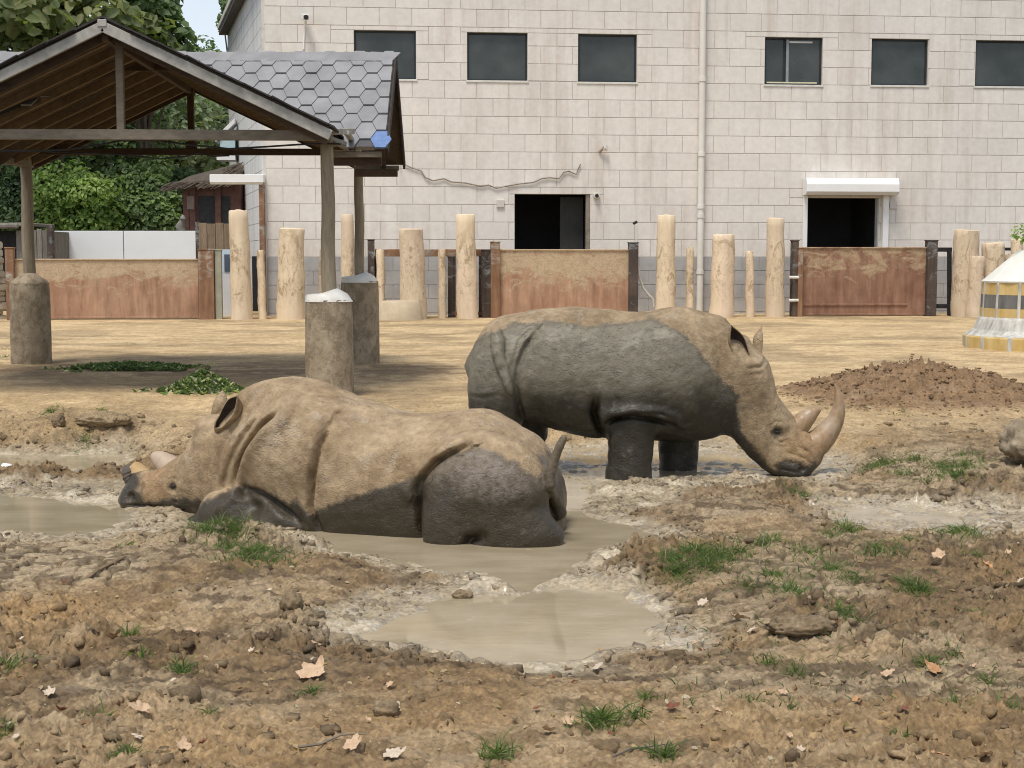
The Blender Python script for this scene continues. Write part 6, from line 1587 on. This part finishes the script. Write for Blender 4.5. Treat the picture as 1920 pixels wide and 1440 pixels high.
    # ---- fallen plane leaves, one by one
    def leaf_shape(seed):
        rn = random.Random(seed); pts = []
        lobes = [(0, 1.0), (55, .86), (112, .62), (248, .62), (305, .86)]; lobes = [(la + rn.uniform(-10, 10), lr * rn.uniform(.7, 1.15)) for la, lr in lobes]; wd = rn.uniform(32, 52)
        n = 48
        for k in range(n):
            a = 360.0 * k / n; r = .56
            for la, lr in lobes:
                d = abs((a - la + 180) % 360 - 180); r = max(r, lr * max(0, 1 - (d / wd) ** 1.3))
            if abs(a - 180) < 22: r *= .55
            r *= 1 + .16 * (rn.random() - .5); pts.append((r * math.sin(R(a)), r * math.cos(R(a))))
        curl = rn.uniform(.15, 1.3); tw = rn.uniform(-.9, .9)
        ph = rn.random() * 6
        Z = lambda x, y: curl * (x * x * .55 + .25 * y * y) + tw * x * y * .4 + .10 * math.sin(5 * x + ph) * math.cos(4 * y) + .05 * math.sin(11 * y + ph)
        vs = [(0, 0, Z(0, 0))]; 
        for f in (.45, .75, 1.0): vs += [(x * f, y * f, Z(x * f, y * f)) for x, y in pts]
        fs = [(0, 1 + k, 1 + (k + 1) % n) for k in range(n)]
        for ring in (0, 1):
            o = 1 + ring * n; fs += [(o + k, o + n + k, o + n + (k + 1) % n, o + (k + 1) % n) for k in range(n)]
        me = bpy.data.meshes.new('fallen_leaf'); me.from_pydata(vs, [], fs); me.update(); me.polygons.foreach_set('use_smooth', np.ones(len(me.polygons), bool)); return me
    def dry(name, a, b):
        t = NT(name); p = t.objco(); c = t.mix(t.ramp(t.noise(p, 2.5, 5, .65), .35, .68), a, b); c = t.mix(t.math('MULTIPLY', t.ramp(t.noise(p, 6, 5, .7), .58, .66), .6), c, (.17, .085, .04))
        return t.out(c, .7, t.bump(t.noise(p, 9, 4), .3, .05), .3)
    kinds = {'tan': dry('tan_dry_leaf', (.46, .30, .18), (.58, .43, .29)), 'pale': dry('pale_dry_leaf', (.50, .40, .29), (.60, .51, .40)), 'orange': dry('orange_dry_leaf', (.40, .20, .085), (.52, .31, .16)), 'red': dry('red_brown_leaf', (.13, .05, .028), (.22, .09, .05))}
    meshes = {}
    for kd, m in kinds.items():
        meshes[kd] = []
        for s in range(6):
            me = leaf_shape(s * 5 + len(kd)); me.materials.append(m); meshes[kd].append(me)
    LV = [(585,1280,40,'tan'),(212,1200,19,'tan'),(363,1203,19,'tan'),(595,1228,17,'tan'),(255,1236,17,'pale'),(95,1311,17,'pale'),(325,1292,9,'pale'),(268,1357,24,'tan'),(120,1362,14,'red'),(260,1400,14,'pale'),(345,1425,22,'tan'),(380,1430,14,'red'),
          (660,1430,26,'tan'),(735,1432,30,'pale'),(740,1338,18,'pale'),(730,1290,13,'tan'),(1030,1385,20,'tan'),(965,1365,12,'pale'),(1065,1368,15,'tan'),(1118,1262,18,'pale'),(1065,1264,12,'tan'),(1005,1344,9,'red'),(1258,1342,16,'red'),(1145,1390,9,'red'),
          (1318,1140,16,'pale'),(1383,1168,20,'tan'),(1408,1192,14,'pale'),(1445,1200,13,'red'),(1568,1192,10,'red'),(1305,1220,13,'tan'),(1380,1225,10,'red'),(1345,1356,16,'tan'),(1470,1312,12,'tan'),(1437,1305,9,'orange'),(1607,1332,14,'orange'),(1697,1352,12,'red'),
          (1662,1275,17,'tan'),(1752,1270,26,'orange'),(1826,1255,11,'tan'),(1760,1063,19,'tan'),(1852,1082,14,'orange'),(1890,1058,10,'tan'),(1660,1096,15,'pale'),(1910,1100,12,'pale'),(1765,1432,26,'orange'),(1840,1430,24,'tan'),(1035,1200,8,'red'),(1125,1232,7,'orange'),
          (505,1115,8,'pale'),(430,1117,7,'pale'),(470,1240,9,'pale'),(387,1237,8,'pale'),(685,1230,8,'orange'),(640,1192,9,'tan'),(120,1098,9,'red'),(40,1218,7,'pale'),(585,1250,6,'pale'),(720,1285,8,'red'),(825,1280,7,'tan'),(1480,1400,10,'tan'),(1560,1290,8,'pale'),(1620,1225,8,'red'),(1500,1420,10,'pale'),(30,1410,10,'pale'),(610,1355,9,'pale'),(690,1360,10,'tan'),(860,1330,7,'pale'),(900,1290,6,'tan'),(450,1300,7,'orange'),(170,1290,7,'tan')]
    words = {'tan': 'curled tan dry plane leaf lying on the churned soil', 'pale': 'pale bleached dry leaf scrap lying on the soil', 'orange': 'orange-brown dry leaf lying among the grass and clods', 'red': 'small dark red-brown leaf shrivelled on the soil'}
    special = {(585,1280): 'largest flat tan plane leaf on the bare soil before the pool', (1752,1270): 'large orange leaf with pointed lobes on the grassy soil', (1118,1262): 'pale folded leaf just below the rim of the front puddle', (212,1200): 'rolled tan leaf touching a small dark green tuft', (363,1203): 'curled tan leaf on the lumpy soil above a dark green tuft', (595,1228): 'tan leaf lying just beyond the largest flat tan leaf', (1662,1275): 'tan leaf lying next to the large pointed orange leaf', (1383,1168): 'tan leaf on damp mud just beyond the long dark clod', (1445,1200): 'dark red leaf pressed against the end of the long dark clod', (1568,1192): 'dark red leaf scrap at the grassy end of the long dark clod', (1852,1082): 'orange leaf on the crumbly bank beyond the right-hand grass tufts', (1760,1063): 'tan leaf below the tuft at the edge of the small right pool', (740,1338): 'pale folded leaf leaning on the dark foreground clod', (1408,1192): 'pale leaf just off the tapered end of the long dark clod', (735,1432): 'largest pale bleached leaf beside a tan one on the bare soil', (660,1430): 'tan leaf beside the largest pale bleached leaf', (1035,1200): 'dark red scrap at the near rim of the front puddle', (1125,1232): 'small orange scrap at the near rim of the front puddle', (1065,1368): 'tan leaf at the edge of the long low grass tuft', (505,1115): 'pale scrap on the mud bank below the lying rhino', (120,1098): 'dark red scrap at the end of the long straight stick',  (1318,1140): 'white bleached leaf scrap on the damp mud right of the front puddle'}
    for i, (px, py, r, kd) in enumerate(LV):
        p = gpix(px, py, .1); sc = p[1] / F_PX; s = r * sc * 1.15
        aa = np.linspace(0, 6.28, 16); hh = np.concatenate([ground_all(p[0] + np.cos(aa) * s * f, p[1] + np.sin(aa) * s * f)['h'] for f in (.25, .6)]); p[2] = max(p[2], np.percentile(hh, 85))
        o = link('fallen_leaf', meshes[kd][(i * 7) % 6], None, None); s_ = min(s, .105)
        o.location = (p[0], p[1], p[2] + .012 + s_ * .06); o.scale = (s_, s_, s_ * (.7 + .6 * g.random())); o.rotation_euler = (.22 + .35 * g.random(), g.uniform(-.3, .3), g.random() * 6.28)
        sp = special.get((px, py)); tag(o, sp or words[kd], 'leaf', 'fallen dry leaves' if sp else 'fallen %s leaves' % kd)
    # crumbs of leaf litter, straw and white scraps
    n = 1500; Y = 4.6 + 7.5 * g.random(n) ** 1.1; X = (g.random(n) * 2 - 1) * (.36 * Y + .4); G_ = ground_all(X, Y); k = G_['pond'] > .15; X, Y = X[k], Y[k]; n = len(X); z = G_['h'][k] + .006
    N_ = g.normal(size=(n, 3)) * .35 + np.array([0, -.25, 1]); N_ /= np.linalg.norm(N_, axis=1)[:, None]
    pal = np.array([(.50, .38, .25), (.60, .52, .40), (.30, .17, .09), (.16, .07, .04), (.42, .33, .17)]); cols = pal[g.choice(5, n, p=[.32, .14, .2, .12, .22])]
    me = leaves_mesh('leaf_litter', np.stack([X, Y, z], 1), N_, .010 + .028 * g.random(n) ** 2, cols, .6, g)
    tag(link('leaf_litter', me, M_LEAF), 'crumbs of dry leaf and straw strewn over the soil', 'litter', kind='stuff')
    # twigs
    for i, (pts, r) in enumerate((([(560,1412),(600,1405),(640,1398),(690,1388)], .006), ([(1150,1432),(1180,1418),(1215,1410),(1250,1410)], .006), ([(135,1098),(180,1080),(235,1050)], .012), ([(1415,1105),(1425,1085),(1432,1060)], .003), ([(1450,1140),(1470,1125),(1478,1110)], .003))):
        q = [gpix(x, y, .1) + np.array([0, 0, .02 + (.08 * k if i >= 3 else 0)]) for k, (x, y) in enumerate(pts)]
        o = MB().tube(q, [r, r * .9, r * .7, r * .4][:len(q)], 6).build('twig', M_BEAM if i != 2 else M_RAFTER, None, 0, 60, origin=q[0])
        tag(o, ['pale thin twig lying near the big tan leaf', 'pale bent twig on the bare soil near the bottom grass tuft', 'long straight stick across the cracked mud by the left pool', 'thin dark stem standing in the grassy bank', 'short dark stem leaning in the grassy bank'][i], 'twig')
    # boulder at the right edge and a clod pile, crumpled scrap in the left pool, a mud lump in the pool
    def lump(name, lab, cat, px, py, r, sc3, mat, seed, sink=.25):
        p = gpix(px, py, .08); bm = bmesh.new(); bmesh.ops.create_icosphere(bm, subdivisions=4, radius=1.0); v = np.array([w.co[:] for w in bm.verts])
        k = 1 + .30 * (vnoise3(v[:, 0] * 1.2 + seed, v[:, 1] * 1.2, v[:, 2] * 1.2, seed) - .5) + .22 * (vnoise3(v[:, 0] * 3 + seed, v[:, 1] * 3, v[:, 2] * 3, seed + 1) - .5) + .30 * (vnoise3(v[:, 0] * 6, v[:, 1] * 6, v[:, 2] * 6, seed + 2) - .5) + .14 * (vnoise3(v[:, 0] * 13, v[:, 1] * 13, v[:, 2] * 13, seed + 4) - .5)
        for w, kk in zip(bm.verts, k): w.co = w.co * kk; w.co.x *= sc3[0]; w.co.y *= sc3[1]; w.co.z *= sc3[2]
        me = bpy.data.meshes.new(name); bm.to_mesh(me); bm.free(); me.polygons.foreach_set('use_smooth', np.ones(len(me.polygons), bool))
        attr_c(me, 'soil', np.tile(np.array([.20, .15, .092]) * (1.35 if seed == 8 else 1), (len(me.vertices), 1))); attr_f(me, 'wet', np.full(len(me.vertices), .1)); attr_f(me, 'muddy', np.ones(len(me.vertices)))
        o = link(name, me, mat, None, (p[0], p[1], p[2] + r * sc3[2] * (1 - sink))); o.scale = (r, r, r); tag(o, lab, cat); return o
    mudlump = bpy.data.materials['soil']
    lump('boulder', 'round muddy boulder with dark stains beyond the grass tufts', 'boulder', 1922, 872, .235, (1, 1, .95), M_STUMP, 3, .12)
    lump('mud_lump', 'pale lump of mud poking from the pool below the lying rhino', 'mud lump', 870, 1045, .055, (1, .8, .9), mudlump, 5)
    lump('mud_lump', 'dark mud lump at the left end of the front puddle rim', 'mud lump', 548, 1165, .06, (1, .8, 1.0), mudlump, 6, .5)
    lump('mud_lump', 'brown clod on the rim where the two pools nearly meet', 'mud lump', 868, 1125, .045, (1.2, .8, .8), mudlump, 7)
    lump('mud_lump', 'broad grey slab of dried mud behind the lying rhino head', 'mud lump', 195, 832, .17, (1.6, .9, .45), mudlump, 8, .55)
    lump('mud_lump', 'small pointed clod beside the green tuft near the back pool', 'mud lump', 110, 795, .08, (.8, .8, 1.0), mudlump, 9, .5)
    lump('mud_lump', 'long dark clod with red leaves against it on the soil', 'mud lump', 1505, 1195, .11, (1.6, .8, .5), mudlump, 10, .6)
    lump('mud_lump', 'dark clod in the foreground beside a pale folded leaf', 'mud lump', 725, 1345, .045, (1.2, .8, .9), mudlump, 12, .5)
    lump('white_scrap', 'crumpled white scrap floating in the back pool', 'scrap', 12, 880, .055, (1.0, .8, .9), M_WHITE, 11, .1)
scatter()
